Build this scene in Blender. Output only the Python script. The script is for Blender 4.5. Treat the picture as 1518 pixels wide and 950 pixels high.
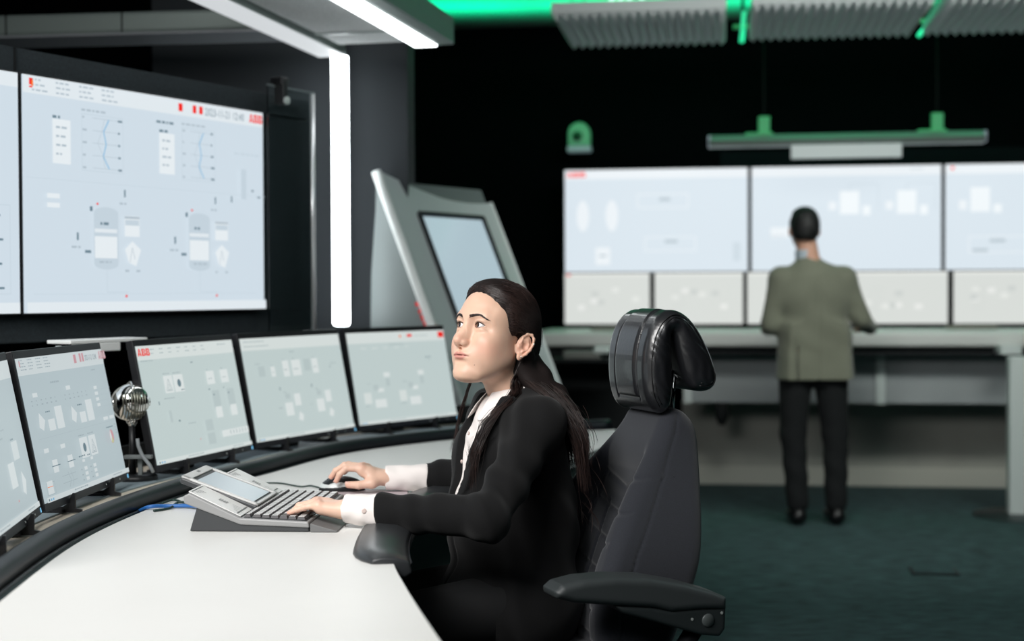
import bpy, math, random
import numpy as np
from mathutils import Matrix, Vector
for _o in list(bpy.data.objects): bpy.data.objects.remove(_o)
SC = bpy.context.scene; COL = SC.collection
random.seed(7); RNG = np.random.RandomState(11)
# ------------------------------------------------------------------ camera
FPX = 2200.0; CAMZ = 1.28
PITCH = 43/FPX; ROLL = .0045
_f = Vector((0, math.cos(PITCH), -math.sin(PITCH))); _u0 = Vector((0, math.sin(PITCH), math.cos(PITCH))); _r0 = Vector((1, 0, 0))
_u = _u0*math.cos(ROLL)+_r0*math.sin(ROLL); _r = _r0*math.cos(ROLL)-_u0*math.sin(ROLL)
cam = bpy.data.cameras.new('camera'); camo = bpy.data.objects.new('camera', cam); COL.objects.link(camo)
M = Matrix.Identity(4)
for i in range(3): M[i][0] = _r[i]; M[i][1] = _u[i]; M[i][2] = -_f[i]
M[2][3] = CAMZ; camo.matrix_world = M
cam.sensor_width = 36; cam.lens = FPX*36/1518; cam.clip_start = .05; cam.clip_end = 60
cam.dof.use_dof = True; cam.dof.focus_distance = 3.38; cam.dof.aperture_fstop = 2.3
SC.camera = camo
# ------------------------------------------------------------------ world, exposure
W = bpy.data.worlds.new('world'); SC.world = W; W.use_nodes = True
W.node_tree.nodes['Background'].inputs[0].default_value = (.25, .6, .7, 1)
W.node_tree.nodes['Background'].inputs[1].default_value = .02
SC.view_settings.view_transform = 'Standard'; SC.view_settings.look = 'None'
SC.view_settings.gamma = 1; SC.view_settings.use_curve_mapping = False; SC.view_settings.exposure = 0
def area(name, loc, tgt, sx, sy, power, col=(1, 1, 1), spread=180):
    l = bpy.data.lights.new(name, 'AREA'); l.shape = 'RECTANGLE'; l.size = sx; l.size_y = sy
    l.energy = power; l.color = col; l.spread = math.radians(spread)
    o = bpy.data.objects.new(name, l); COL.objects.link(o); o.location = loc
    o.rotation_euler = (Vector(tgt)-Vector(loc)).to_track_quat('-Z', 'Y').to_euler()
    return o
# ceiling luminaires of the room outside the frame, plus an added camera-side fill
area('ceiling_lamp_console', (-1.35, 1.5, 2.55), (-.2, 3.4, 1.0), 1.7, 1.0, 36, (1, .985, .965), 110)
area('camera_side_fill', (-.5, .3, 2.8), (.1, 3.4, .9), 1.8, 1.0, 9, (.92, .97, 1), 140)
area('ceiling_lamp_back', (1.9, 5.6, 3.0), (1.8, 9.6, .4), 2.6, .6, 30, (.97, 1, .95), 100)
area('ceiling_lamp_aisle', (3.0, 4.5, 3.05), (2.2, 5.2, 0), 1.4, 1.4, 16, (.75, 1, .98), 150)
# green strips above the hanging ceiling panels
for gx, gy in ((-.45, 9.8), (.75, 9.75), (2.0, 9.6), (3.2, 9.45)):
    area('green_ceiling_wash', (gx, gy, 2.9), (gx, gy-.1, 3.2), 1.1, .25, 9, (.0, 1, .42), 175)
for gx, gy in ((1.55, 8.6), (2.65, 8.45)):
    area('green_ceiling_wash', (gx, gy, 2.97), (gx, gy, 3.2), 1.6, .8, 4, (.0, 1, .42), 175)
# ------------------------------------------------------------------ helpers
def S(r, g, b, a=1):
    f = lambda c: (c/255/12.92) if c/255 <= .04045 else ((c/255+.055)/1.055)**2.4
    return (f(r), f(g), f(b), a)
def ray(px, py):
    v = _f*FPX+_r*(px-759)-_u*(py-475)
    return v
def G(px, py, z):
    v = ray(px, py); t = (z-CAMZ)/v.z; return Vector((v.x*t, v.y*t, z))
def U(px, py, Y):
    v = ray(px, py); t = Y/v.y; return Vector((v.x*t, Y, CAMZ+v.z*t))
MATS = {}
def mat(name, col, rough=.5, metal=0, emit=None, es=1, bump=None, spec=.5, coat=0, var=None, vcol=False, sss=0, sheen=0, aniso=None, alpha=1, transmission=0):
    if name in MATS: return MATS[name]
    m = bpy.data.materials.new(name); m.use_nodes = True; nt = m.node_tree; n = nt.nodes; L = nt.links
    b = n['Principled BSDF']; b.inputs['Base Color'].default_value = col; b.inputs['Roughness'].default_value = rough
    b.inputs['Metallic'].default_value = metal; b.inputs['Specular IOR Level'].default_value = spec
    b.inputs['Coat Weight'].default_value = coat; b.inputs['Sheen Weight'].default_value = sheen
    b.inputs['Transmission Weight'].default_value = transmission
    if emit: b.inputs['Emission Color'].default_value = emit; b.inputs['Emission Strength'].default_value = es
    if sss:
        b.inputs['Subsurface Weight'].default_value = sss; b.inputs['Subsurface Radius'].default_value = (.012, .005, .003); b.inputs['Subsurface Scale'].default_value = 1
    tc = n.new('ShaderNodeTexCoord')
    src = None
    if vcol:
        a = n.new('ShaderNodeAttribute'); a.attribute_name = 'Col'; L.new(a.outputs['Color'], b.inputs['Base Color']); src = a.outputs['Color']
    if var:   # (scale, amount, stretch)
        nz = n.new('ShaderNodeTexNoise'); nz.inputs['Scale'].default_value = var[0]; nz.inputs['Detail'].default_value = 5
        mp = n.new('ShaderNodeMapping'); mp.inputs['Scale'].default_value = var[2] if len(var) > 2 else (1, 1, 1)
        L.new(tc.outputs['Object'], mp.inputs['Vector']); L.new(mp.outputs['Vector'], nz.inputs['Vector'])
        mr = n.new('ShaderNodeMapRange'); mr.inputs['From Min'].default_value = .3; mr.inputs['From Max'].default_value = .7
        mr.inputs['To Min'].default_value = 1-var[1]; mr.inputs['To Max'].default_value = 1+var[1]
        L.new(nz.outputs['Fac'], mr.inputs['Value'])
        mx = n.new('ShaderNodeVectorMath'); mx.operation = 'SCALE'
        if src: L.new(src, mx.inputs[0])
        else: mx.inputs[0].default_value = col[:3]
        L.new(mr.outputs['Result'], mx.inputs['Scale']); L.new(mx.outputs['Vector'], b.inputs['Base Color'])
    if bump:  # (scale, strength, distance, stretch)
        nz = n.new('ShaderNodeTexNoise'); nz.inputs['Scale'].default_value = bump[0]; nz.inputs['Detail'].default_value = 3
        mp = n.new('ShaderNodeMapping'); mp.inputs['Scale'].default_value = bump[3] if len(bump) > 3 else (1, 1, 1)
        L.new(tc.outputs['Object'], mp.inputs['Vector']); L.new(mp.outputs['Vector'], nz.inputs['Vector'])
        bp = n.new('ShaderNodeBump'); bp.inputs['Strength'].default_value = bump[1]; bp.inputs['Distance'].default_value = bump[2]
        L.new(nz.outputs['Fac'], bp.inputs['Height']); L.new(bp.outputs['Normal'], b.inputs['Normal'])
    MATS[name] = m; return m
def mk(name, v, f, m, parent=None, smooth=False, mi=None, loc=None, bevel=0, seg=2):
    me = bpy.data.meshes.new(name); me.from_pydata([tuple(p) for p in v], [], f)
    ms = m if isinstance(m, (list, tuple)) else [m]
    for x in ms: me.materials.append(x)
    if mi: me.polygons.foreach_set('material_index', mi)
    if smooth: me.polygons.foreach_set('use_smooth', [True]*len(me.polygons))
    me.update()
    return link(name, me, parent, bevel, seg)
def link(name, me, parent=None, bevel=0, seg=2):
    o = bpy.data.objects.new(name, me); COL.objects.link(o)
    if parent: o.parent = parent
    if bevel:
        b = o.modifiers.new('bevel', 'BEVEL'); b.width = bevel; b.segments = seg; b.limit_method = 'ANGLE'; b.angle_limit = .6; b.harden_normals = False
    return o
def tag(o, label=None, cat=None, group=None, kind=None):
    if label: o['label'] = label
    if cat: o['category'] = cat
    if group: o['group'] = group
    if kind: o['kind'] = kind
    return o
def thing(name, label, cat, loc=(0, 0, 0), rz=0, group=None):
    o = bpy.data.objects.new(name, None); COL.objects.link(o); o.location = loc; o.rotation_euler = (0, 0, rz); o.empty_display_size = .05
    return tag(o, label, cat, group)
def struct(o): o['kind'] = 'structure'; return o
class MB:
    def __init__(s): s.v = []; s.f = []; s.mi = []
    def add(s, v, f, mi=0):
        k = len(s.v); s.v += [Vector(p) for p in v]; s.f += [tuple(i+k for i in q) for q in f]; s.mi += [mi]*len(f); return s
    def box(s, c, d, R=None, mi=0):
        c = Vector(c); P = []
        for z in (-.5, .5):
            for x, y in ((-.5, -.5), (.5, -.5), (.5, .5), (-.5, .5)):
                p = Vector((x*d[0], y*d[1], z*d[2])); P.append(c+(R @ p if R else p))
        return s.add(P, [(3, 2, 1, 0), (4, 5, 6, 7), (0, 1, 5, 4), (1, 2, 6, 5), (2, 3, 7, 6), (3, 0, 4, 7)], mi)
    def prism(s, poly, a, b, fn, mi=0):   # poly (u,v) extruded from a to b; fn(u,v,w)->point
        n = len(poly); P = [fn(u, v, a) for u, v in poly]+[fn(u, v, b) for u, v in poly]
        return s.add(P, [tuple(range(n))[::-1], tuple(range(n, 2*n))]+[(i, (i+1) % n, n+(i+1) % n, n+i) for i in range(n)], mi)
    def tube(s, pts, r, n=10, cap=True, mi=0):
        pts = [Vector(p) for p in pts]; rs = r if isinstance(r, (list, tuple)) else [r]*len(pts)
        P = []; prev = None
        for i, p in enumerate(pts):
            t = (pts[min(i+1, len(pts)-1)]-pts[max(i-1, 0)]).normalized()
            if prev is None: a = t.orthogonal().normalized()
            else: a = (prev-t*prev.dot(t)).normalized()
            prev = a; b = t.cross(a)
            for k in range(n):
                w = 2*math.pi*k/n; P.append(p+(a*math.cos(w)+b*math.sin(w))*rs[i])
        F = []
        for i in range(len(pts)-1):
            for k in range(n): F.append((i*n+k, i*n+(k+1) % n, (i+1)*n+(k+1) % n, (i+1)*n+k))
        if cap: F += [tuple(range(n))[::-1], tuple((len(pts)-1)*n+k for k in range(n))]
        return s.add(P, F, mi)
    def lathe(s, prof, c=(0, 0, 0), n=24, R=None, mi=0):
        c = Vector(c); P = []
        for r, z in prof:
            for k in range(n):
                w = 2*math.pi*k/n; p = Vector((r*math.cos(w), r*math.sin(w), z)); P.append(c+(R @ p if R else p))
        F = [(i*n+k, i*n+(k+1) % n, (i+1)*n+(k+1) % n, (i+1)*n+k) for i in range(len(prof)-1) for k in range(n)]
        F += [tuple(range(n))[::-1], tuple((len(prof)-1)*n+k for k in range(n))]
        return s.add(P, F, mi)
    def obj(s, name, m, parent=None, smooth=False, bevel=0, seg=2):
        return mk(name, s.v, s.f, m, parent, smooth, s.mi if isinstance(m, (list, tuple)) else None, bevel=bevel, seg=seg)
def catmull(P, n=10):
    P = [Vector(p) for p in P]; Q = [P[0]*2-P[1]]+P+[P[-1]*2-P[-2]]; R = []
    for i in range(1, len(Q)-2):
        a, b, c, d = Q[i-1:i+3]
        for k in range(n):
            t = k/n; R.append(.5*((2*b)+(c-a)*t+(2*a-5*b+4*c-d)*t*t+(3*b-a-3*c+d)*t**3))
    R.append(P[-1]); return R
def offset2(P, o):   # offset to the left of travel
    R = []
    for i, p in enumerate(P):
        t = (P[min(i+1, len(P)-1)]-P[max(i-1, 0)]); t.z = 0; t.normalize(); R.append(p+Vector((-t.y, t.x, 0))*o)
    return R
def textmesh(txt, size=1, off=0):
    c = bpy.data.curves.new('tmp', 'FONT'); c.body = txt; c.size = size; c.offset = off; c.resolution_u = 2
    o = bpy.data.objects.new('tmp', c); COL.objects.link(o)
    me = o.to_mesh(); v = [tuple(p.co) for p in me.vertices]; f = [tuple(q.vertices) for q in me.polygons]
    o.to_mesh_clear(); bpy.data.objects.remove(o); bpy.data.curves.remove(c)
    return v, f
# --------------------------------------------------- implicit surfaces, meshed by surface nets
class Field:
    def __init__(s, lo, hi, h):
        s.lo = np.array(lo, float); s.h = h; s.n = np.ceil((np.array(hi)-s.lo)/h).astype(int)+1
        s.ax = [(s.lo[i]+h*np.arange(s.n[i])).astype(np.float32) for i in range(3)]
        s.d = np.full(s.n, 1.0, np.float32)
    def sub(s, lo, hi):
        a = np.clip(np.floor((np.array(lo)-s.lo)/s.h).astype(int), 0, s.n); b = np.clip(np.ceil((np.array(hi)-s.lo)/s.h).astype(int)+1, 0, s.n)
        if (b <= a).any(): return None
        sl = tuple(slice(a[i], b[i]) for i in range(3))
        return sl, s.ax[0][sl[0]][:, None, None], s.ax[1][sl[1]][None, :, None], s.ax[2][sl[2]][None, None, :]
    def put(s, fn, lo, hi, k, mode='u'):
        m = k+.012; q = s.sub(np.array(lo)-m, np.array(hi)+m)
        if q is None: return
        sl, X, Y, Z = q; p = fn(X, Y, Z); a = s.d[sl]
        if mode == 'u': b = p
        else: a, b = -a, p
        if k > 0:
            hh = np.maximum(k-np.abs(a-b), 0)/k; r = np.minimum(a, b)-hh*hh*k*.25
        else: r = np.minimum(a, b)
        s.d[sl] = r if mode == 'u' else -r
    def ell(s, c, r, k=.01, R=None, mode='u'):
        c = np.array(c, float); r = np.array(r, float); R = np.eye(3) if R is None else np.array(R)
        e = np.abs(R) @ r
        def fn(X, Y, Z):
            x, y, z = X-c[0], Y-c[1], Z-c[2]
            q = [(R[0, i]*x+R[1, i]*y+R[2, i]*z)/r[i] for i in range(3)]
            k0 = np.sqrt(q[0]**2+q[1]**2+q[2]**2)+1e-6; k1 = np.sqrt((q[0]/r[0])**2+(q[1]/r[1])**2+(q[2]/r[2])**2)+1e-6
            return (k0*(k0-1)/k1).astype(np.float32)
        s.put(fn, c-e, c+e, k, mode)
    def cap(s, a, b, ra, rb=None, k=.01, mode='u', flat=None):   # flat=(unit dir, factor): radius scaled along dir
        a = np.array(a, float); b = np.array(b, float); rb = ra if rb is None else rb; ab = b-a; L2 = max(ab @ ab, 1e-9); rm = max(ra, rb)
        fm = max(1, flat[1]) if flat else 1
        def fn(X, Y, Z):
            x, y, z = X-a[0], Y-a[1], Z-a[2]
            t = np.clip((x*ab[0]+y*ab[1]+z*ab[2])/L2, 0, 1)
            x, y, z = x-t*ab[0], y-t*ab[1], z-t*ab[2]
            if flat:
                n, fc = flat; w = (x*n[0]+y*n[1]+z*n[2])*(1/fc-1); x, y, z = x+w*n[0], y+w*n[1], z+w*n[2]
            return (np.sqrt(x*x+y*y+z*z)-(ra+(rb-ra)*t)).astype(np.float32)
        s.put(fn, np.minimum(a, b)-rm*fm, np.maximum(a, b)+rm*fm, k, mode)
    def cone(s, a, b, ra, rb, k=.004, mode='u', rnd=.004, wav=0, seed=0):  # flat-ended
        a = np.array(a, float); b = np.array(b, float); L = np.linalg.norm(b-a); t_ = (b-a)/L; rm = max(ra, rb)
        u = np.cross(t_, [0, 0, 1.]); u /= np.linalg.norm(u); v = np.cross(t_, u)
        def fn(X, Y, Z):
            x, y, z = X-a[0], Y-a[1], Z-a[2]; t = x*t_[0]+y*t_[1]+z*t_[2]
            x, y, z = x-t*t_[0], y-t*t_[1], z-t*t_[2]; r = np.sqrt(x*x+y*y+z*z)
            rr = ra+(rb-ra)*np.clip(t/L, 0, 1)
            if wav:
                th = np.arctan2(x*v[0]+y*v[1]+z*v[2], x*u[0]+y*u[1]+z*u[2])
                rr = rr+wav*(np.sin(3*th+seed+t*40)+.6*np.sin(5*th-seed*2-t*65)+.5*np.sin(t*150+2*np.sin(2*th+seed)))
            q = r-rr+rnd; w = np.maximum(-t, t-L)+rnd
            return (np.minimum(np.maximum(q, w), 0)+np.sqrt(np.maximum(q, 0)**2+np.maximum(w, 0)**2)-rnd).astype(np.float32)
        s.put(fn, np.minimum(a, b)-rm, np.maximum(a, b)+rm, k, mode)
    def poly(s, pts, w, frame, k=.005, rnd=.0, mode='u', wfn=None, w0=0, shell=None):
        # polygon in (u,v), extruded along s in [w0-w,w0+w]; frame=(origin,U,V,Wd)
        O, Uu, Vv, Ww = [np.array(q, float) for q in frame]; P = np.array(pts, float)
        cor = np.array([O+Uu*p[0]+Vv*p[1]+Ww*(w0+sg*w) for p in P for sg in (-1, 1)])
        def fn(X, Y, Z):
            x, y, z = X-O[0], Y-O[1], Z-O[2]
            u = x*Uu[0]+y*Uu[1]+z*Uu[2]; v = x*Vv[0]+y*Vv[1]+z*Vv[2]; ww = np.abs(x*Ww[0]+y*Ww[1]+z*Ww[2]-w0)
            d = np.full(u.shape, 1e9); sg = np.ones(u.shape); n = len(P)
            for i in range(n):
                j = i-1; e = P[j]-P[i]; wx = u-P[i][0]; wy = v-P[i][1]
                t = np.clip((wx*e[0]+wy*e[1])/(e @ e), 0, 1)
                d = np.minimum(d, (wx-e[0]*t)**2+(wy-e[1]*t)**2)
                c1 = v >= P[i][1]; c2 = v < P[j][1]; c3 = e[0]*wy > e[1]*wx
                fl = (c1 & c2 & c3) | (~c1 & ~c2 & ~c3); sg = np.where(fl, -sg, sg)
            q = np.sqrt(d)*sg+rnd; hw = w if wfn is None else wfn(u, v)
            q2 = ww-hw+rnd
            return (np.minimum(np.maximum(q, q2), 0)+np.sqrt(np.maximum(q, 0)**2+np.maximum(q2, 0)**2)-rnd).astype(np.float32)
        s.put(fn, cor.min(0), cor.max(0), k, mode)
    def warp(s, fn):
        X, Y, Z = s.ax[0][:, None, None], s.ax[1][None, :, None], s.ax[2][None, None, :]; s.d += fn(X, Y, Z).astype(np.float32)
    def mesh(s):
        d = s.d; sg = d < 0; n = s.n
        cnt = np.zeros(n-1, np.int8)
        for i in (0, 1):
            for j in (0, 1):
                for k in (0, 1): cnt += sg[i:n[0]-1+i, j:n[1]-1+j, k:n[2]-1+k]
        act = np.argwhere((cnt > 0) & (cnt < 8)); idx = np.full(n-1, -1, np.int64); idx[tuple(act.T)] = np.arange(len(act))
        acc = np.zeros((len(act), 3)); m = np.zeros(len(act))
        cr = [(i, j, k) for i in (0, 1) for j in (0, 1) for k in (0, 1)]
        val = {c: d[act[:, 0]+c[0], act[:, 1]+c[1], act[:, 2]+c[2]] for c in cr}
        for a in cr:
            for ax in range(3):
                if a[ax] == 0:
                    b = list(a); b[ax] = 1; b = tuple(b); A = val[a]; B = val[b]; e = (A < 0) != (B < 0)
                    t = np.where(e, A/np.where(e, A-B, 1), 0)
                    for x in range(3): acc[:, x] += e*(a[x]+(t if x == ax else 0))
                    m += e
        V = s.lo+s.h*(act+acc/m[:, None]); Q = []
        for ax in range(3):
            b, c = [(1, 2), (2, 0), (0, 1)][ax]
            s0 = [slice(None)]*3; s1 = [slice(None)]*3; s0[ax] = slice(0, -1); s1[ax] = slice(1, None)
            A = sg[tuple(s0)]; B = sg[tuple(s1)]; e = np.argwhere(A != B)
            e = e[(e[:, b] > 0) & (e[:, c] > 0) & (e[:, b] < n[b]-1) & (e[:, c] < n[c]-1)]
            fl = A[tuple(e.T)]
            def g(db, dc):
                q = e.copy(); q[:, b] += db; q[:, c] += dc; return idx[tuple(q.T)]
            q = np.stack([g(-1, -1), g(0, -1), g(0, 0), g(-1, 0)], 1)
            q[~fl] = q[~fl][:, ::-1]; Q.append(q)
        return V, np.concatenate(Q)
def npmesh(name, V, Q, m, parent=None, col=None, smooth=True, mats=None, mi=None):
    me = bpy.data.meshes.new(name); V = np.asarray(V, np.float32); Q = np.asarray(Q); k = Q.shape[1]
    me.vertices.add(len(V)); me.vertices.foreach_set('co', V.ravel()); me.loops.add(Q.size); me.loops.foreach_set('vertex_index', Q.ravel().astype(np.int32))
    me.polygons.add(len(Q)); me.polygons.foreach_set('loop_start', np.arange(0, Q.size, k, dtype=np.int32)); me.polygons.foreach_set('loop_total', np.full(len(Q), k, np.int32))
    if smooth: me.polygons.foreach_set('use_smooth', np.ones(len(Q), bool))
    for x in (mats or [m]): me.materials.append(x)
    if mi is not None: me.polygons.foreach_set('material_index', np.asarray(mi, np.int32))
    me.update(calc_edges=True); me.validate()
    if col is not None:
        a = me.color_attributes.new('Col', 'FLOAT_COLOR', 'POINT'); a.data.foreach_set('color', np.concatenate([col, np.ones((len(col), 1))], 1).astype(np.float32).ravel())
    return link(name, me, parent)
def strands(paths, r, sides=3):   # paths (N,P,3)
    A = np.asarray(paths, float); N, P, _ = A.shape
    T = np.gradient(A, axis=1); T /= np.linalg.norm(T, axis=2, keepdims=True)+1e-9
    ref = np.array([.31, .52, .79]); a = np.cross(T, ref); a /= np.linalg.norm(a, axis=2, keepdims=True)+1e-9; b = np.cross(T, a)
    rad = (np.asarray(r).reshape(-1, 1) if np.ndim(r) else np.full((N, 1), r))*np.array([1.0]*(P-3)+[.8, .5, .15])[None]
    V = np.stack([A+(a*math.cos(w)+b*math.sin(w))*rad[:, :, None] for w in [2*math.pi*i/sides for i in range(sides)]], 2).reshape(-1, 3)
    base = (np.arange(N)[:, None, None]*P+np.arange(P-1)[None, :, None])*sides; k = np.arange(sides)[None, None, :]; k2 = (k+1) % sides
    Q = np.stack([base+k, base+k2, base+sides+k2, base+sides+k], 3).reshape(-1, 4)
    return V, Q
def wparent(o, root):   # o is modelled in world space; root has only a location
    o.parent = root; o.matrix_parent_inverse = Matrix.Translation(-Vector(root.location)); return o
# ================================================================== MATERIALS
white_lam = mat('white_laminate', S(226, 225, 222), .42, bump=(400, .05, .0004), var=(2.5, .02))
cream = mat('cream_laminate', S(226, 214, 196), .45)
black_pl = mat('black_plastic', S(24, 25, 28), .42, bump=(600, .1, .0003))
rail_m = mat('black_rail', S(21, 24, 30), .42)
matte_blk = mat('matte_black', S(6, 12, 15), .85, bump=(60, .1, .001))
wall_m = mat('black_wall_paint', S(4, 6, 8), 1, var=(3, .12), bump=(40, .1, .001), spec=.05)
felt = mat('black_felt', S(44, 52, 56), .95, var=(180, .25), bump=(300, .4, .001))
alu = mat('aluminium', S(196, 202, 200), .38, .55)
alu_w = mat('white_painted_metal', S(205, 214, 212), .4, .1)
grey_p = mat('grey_panel', S(150, 156, 158), .55, var=(6, .05))
chrome = mat('chrome', S(235, 235, 232), .07, 1)
carpet = mat('teal_carpet', S(52, 76, 78), 1, var=(9, .55, (1, 3, 1)), bump=(500, .6, .003))
ceil_m = mat('ceiling_paint', S(150, 160, 158), .8)
glass_m = mat('clear_glass', (1, 1, 1, 1), .05, transmission=1)
# ================================================================== SETTING
RZ = -math.radians(8); Rb = Matrix.Rotation(RZ, 3, 'Z')
def rl(x, y, z): return Rb @ Vector((x, y, z))   # room frame
def wallbox(name, c, d, m):
    b = MB(); b.box(rl(*c), d, Rb); return struct(b.obj(name, m))
YB = 10.42
wallbox('floor', (1, 4.0, -.05), (12, 13.2, .1), carpet)
wallbox('ceiling', (1, 4.0, 3.2), (12, 13.2, .1), ceil_m)
wallbox('wall_back', (1, YB+.05, 1.6), (12, .1, 3.2), wall_m)
wallbox('wall_right', (6.9, 4, 1.6), (.1, 13.2, 3.2), wall_m)
wallbox('wall_left', (-4.9, 4, 1.6), (.1, 13.2, 3.2), wall_m)
wallbox('wall_front', (1, -2.6, 1.6), (12, .1, 3.2), wall_m)
b = MB(); b.box((-.97, 6.47, 1.575), (1.07, .44, 3.15)); o = b.obj('wall_pillar', mat('pillar_paint', S(46, 51, 55), .8)); struct(o)
b = MB(); vd = Vector((.4819, .8762, 0)); vn = Vector((.8762, -.4819, 0))
pA = Vector((-1.2, 5.75, 0))-vn*.3
Rw = Matrix(((vd.x, vn.x, 0), (vd.y, vn.y, 0), (0, 0, 1)))
b.box((-3.2, 6.7, 1.575), (3.5, .08, 3.15)); struct(b.obj('wall_behind_screens', wall_m))
# black panel behind the far screens, reaching up above them
b = MB(); b.box(rl(3.3, YB-.03, 1.12), (6.6, .04, 2.23), Rb); struct(b.obj('trim_1', mat('black_backboard', S(8, 15, 20), .9, spec=.15)))
# floor outlet lid
p = G(1384, 848, 0)
t = thing('floor_outlet', 'dark rectangular floor outlet lid set in the teal carpet', 'floor outlet', (p.x, p.y, 0), RZ)
b = MB(); b.box((0, 0, .004), (.21, .16, .008)); b.obj('frame', mat('outlet_metal', S(30, 36, 38), .5, .4), t, bevel=.002)
b = MB(); b.box((0, 0, .0095), (.18, .13, .003)); b.obj('lid', carpet, t)
# ================================================================== SCREEN GRAPHICS
def emi(name, c, es=1.0, rough=.35, base=(10, 10, 11)): return mat(name, S(*base), rough, emit=S(*c), es=es, spec=.3)
PAL = {}
def palette(key, bg, es=1.0):
    f = lambda t, r=None: tuple(int(b*(1-t)+(r or (90, 105, 115))[i]*t) for i, b in enumerate(bg))
    PAL[key] = [emi(key+'_background', bg, es), emi(key+'_header', f(.38, (250, 250, 246)), es), emi(key+'_card', f(.45, (252, 252, 250)), es),
                emi(key+'_shade', f(.09), es), emi(key+'_line', f(.27), es), emi(key+'_dark', f(.62, (50, 80, 95)), es),
                emi(key+'_red', (238, 38, 30), es), emi(key+'_orange', (245, 120, 40), es), emi(key+'_faint_red', f(.45, (225, 90, 100)), es),
                emi(key+'_blue', (110, 175, 215), es), emi(key+'_green', f(.5, (200, 210, 90)), es)]
BG, HD, CARD, SHADE, LINE, DARK, RED, ORANGE, FRED, BLUE, GREEN = range(11)
palette('wall_screen', (203, 216, 226), 1.05); palette('desk_screen', (194, 208, 207), .95); palette('side_screen', (180, 195, 200), .88)
palette('far_screen', (205, 216, 224), 1.15); palette('far_monitor', (216, 220, 216), 1.0); palette('edge_screen', (178, 192, 196), .9)
class UI:   # graphics in screen units, x 0..1 right, y 0..1 down
    def __init__(s, w, h): s.w = w; s.h = h; s.b = MB(); s.k = 1
    def P(s, x, y): return Vector(((x-.5)*s.w, -.0004-s.k*.00004, (1-y)*s.h))
    def rect(s, x0, y0, x1, y1, c):
        s.k += 1; s.b.add([s.P(x0, y1), s.P(x1, y1), s.P(x1, y0), s.P(x0, y0)], [(0, 1, 2, 3)], c)
    def poly(s, pts, c): s.k += 1; s.b.add([s.P(*p) for p in pts][::-1], [tuple(range(len(pts)))], c)
    def frame(s, x0, y0, x1, y1, c, t=.003):
        a = t*s.h/s.w
        s.rect(x0, y0, x1, y0+t, c); s.rect(x0, y1-t, x1, y1, c); s.rect(x0, y0, x0+a, y1, c); s.rect(x1-a, y0, x1, y1, c)
    def line(s, pts, c, t=.003):
        for (x0, y0), (x1, y1) in zip(pts, pts[1:]):
            dx, dy = (x1-x0)*s.w, (y1-y0)*s.h; L = math.hypot(dx, dy)+1e-9; ox, oy = -dy/L*t*s.h/s.w/2, dx/L*t/2
            s.poly([(x0+ox, y0+oy), (x1+ox, y1+oy), (x1-ox, y1-oy), (x0-ox, y0-oy)], c)
    def words(s, x, y, n, c=LINE, hgt=.009):   # tiny illegible text: dashes
        rr = random.Random(int(x*9999+y*777)); 
        for i in range(n):
            w = rr.uniform(.006, .02); s.rect(x, y, x+w, y+hgt, c); x += w+.005
    def text(s, txt, x, y, hgt, c, off=0, sx=1):
        v, f = textmesh(txt, 1, off); m = max(p[1] for p in v); k = hgt*s.h/m; s.k += 1
        q = s.P(x, y); s.b.add([(q.x+p[0]*k*sx, q.y, q.z+p[1]*k) for p in v], f, c)
    def ellipse(s, x, y, rx, ry, c, n=18, a0=0, a1=6.2832):
        s.poly([(x+rx*math.cos(a0+(a1-a0)*i/n), y+ry*math.sin(a0+(a1-a0)*i/n)) for i in range(n)]+([(x, y)] if a1-a0 < 6 else []), c)
    def logo(s, x, y, hgt, c, bg=HD, asp=.45):   # three block letters crossed by fine gaps
        H = hgt; w = H*s.h/s.w*asp*1.9
        def Bl(x0):
            s.poly([(x0, y-H), (x0+w*.75, y-H), (x0+w*.92, y-H*.88), (x0+w*.92, y-H*.62), (x0+w*.78, y-H*.52), (x0+w, y-H*.38), (x0+w, y-H*.12), (x0+w*.8, y), (x0, y)], c)
            s.rect(x0+w*.36, y-H*.82, x0+w*.62, y-H*.62, bg); s.rect(x0+w*.36, y-H*.38, x0+w*.64, y-H*.18, bg)
        s.poly([(x+w*.32, y-H), (x+w*.68, y-H), (x+w, y), (x+w*.68, y), (x+w*.62, y-H*.2), (x+w*.38, y-H*.2), (x+w*.32, y), (x, y)], c)
        s.poly([(x+w*.5, y-H*.72), (x+w*.6, y-H*.36), (x+w*.4, y-H*.36)], bg)
        Bl(x+w*1.12); Bl(x+w*2.24)
        s.rect(x, y-H*.5-.0008, x+w*3.3, y-H*.5+.0012, bg)
        for q in (.5, 1.62, 2.74): s.rect(x+w*q-w*.02, y-H, x+w*q+w*.02, y, bg)
    def done(s, parent, key): return s.b.obj('display_graphics', PAL[key], parent)
def header_text(u, y0=.02, lines=3):
    for i in range(lines):
        for k in range(4): u.words(.03+k*.085, y0+i*.022, 3, LINE, .007)
def trend(u, x, y, w, h):   # performance chart with zigzag
    u.words(x, y-.02, 5, LINE); u.frame(x, y, x+w, y+h, SHADE)
    for i in range(5):
        yy = y+h*(.06+.22*i); u.line([(x+w*.25, yy), (x+w*.85, yy)], LINE, .002); u.words(x+.003, yy-.004, 1, LINE); u.words(x+w*.87, yy-.004, 1, DARK)
    z = [.5, .72, .62, .74, .5]; z2 = [.42, .55, .75, .5, .4]
    u.line([(x+w*(.95-z[i]*.6), y+h*(.06+.22*i)) for i in range(5)], BLUE, .005); u.line([(x+w*(.75-z2[i]*.5), y+h*(.06+.22*i)) for i in range(5)], LINE, .002)
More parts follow.
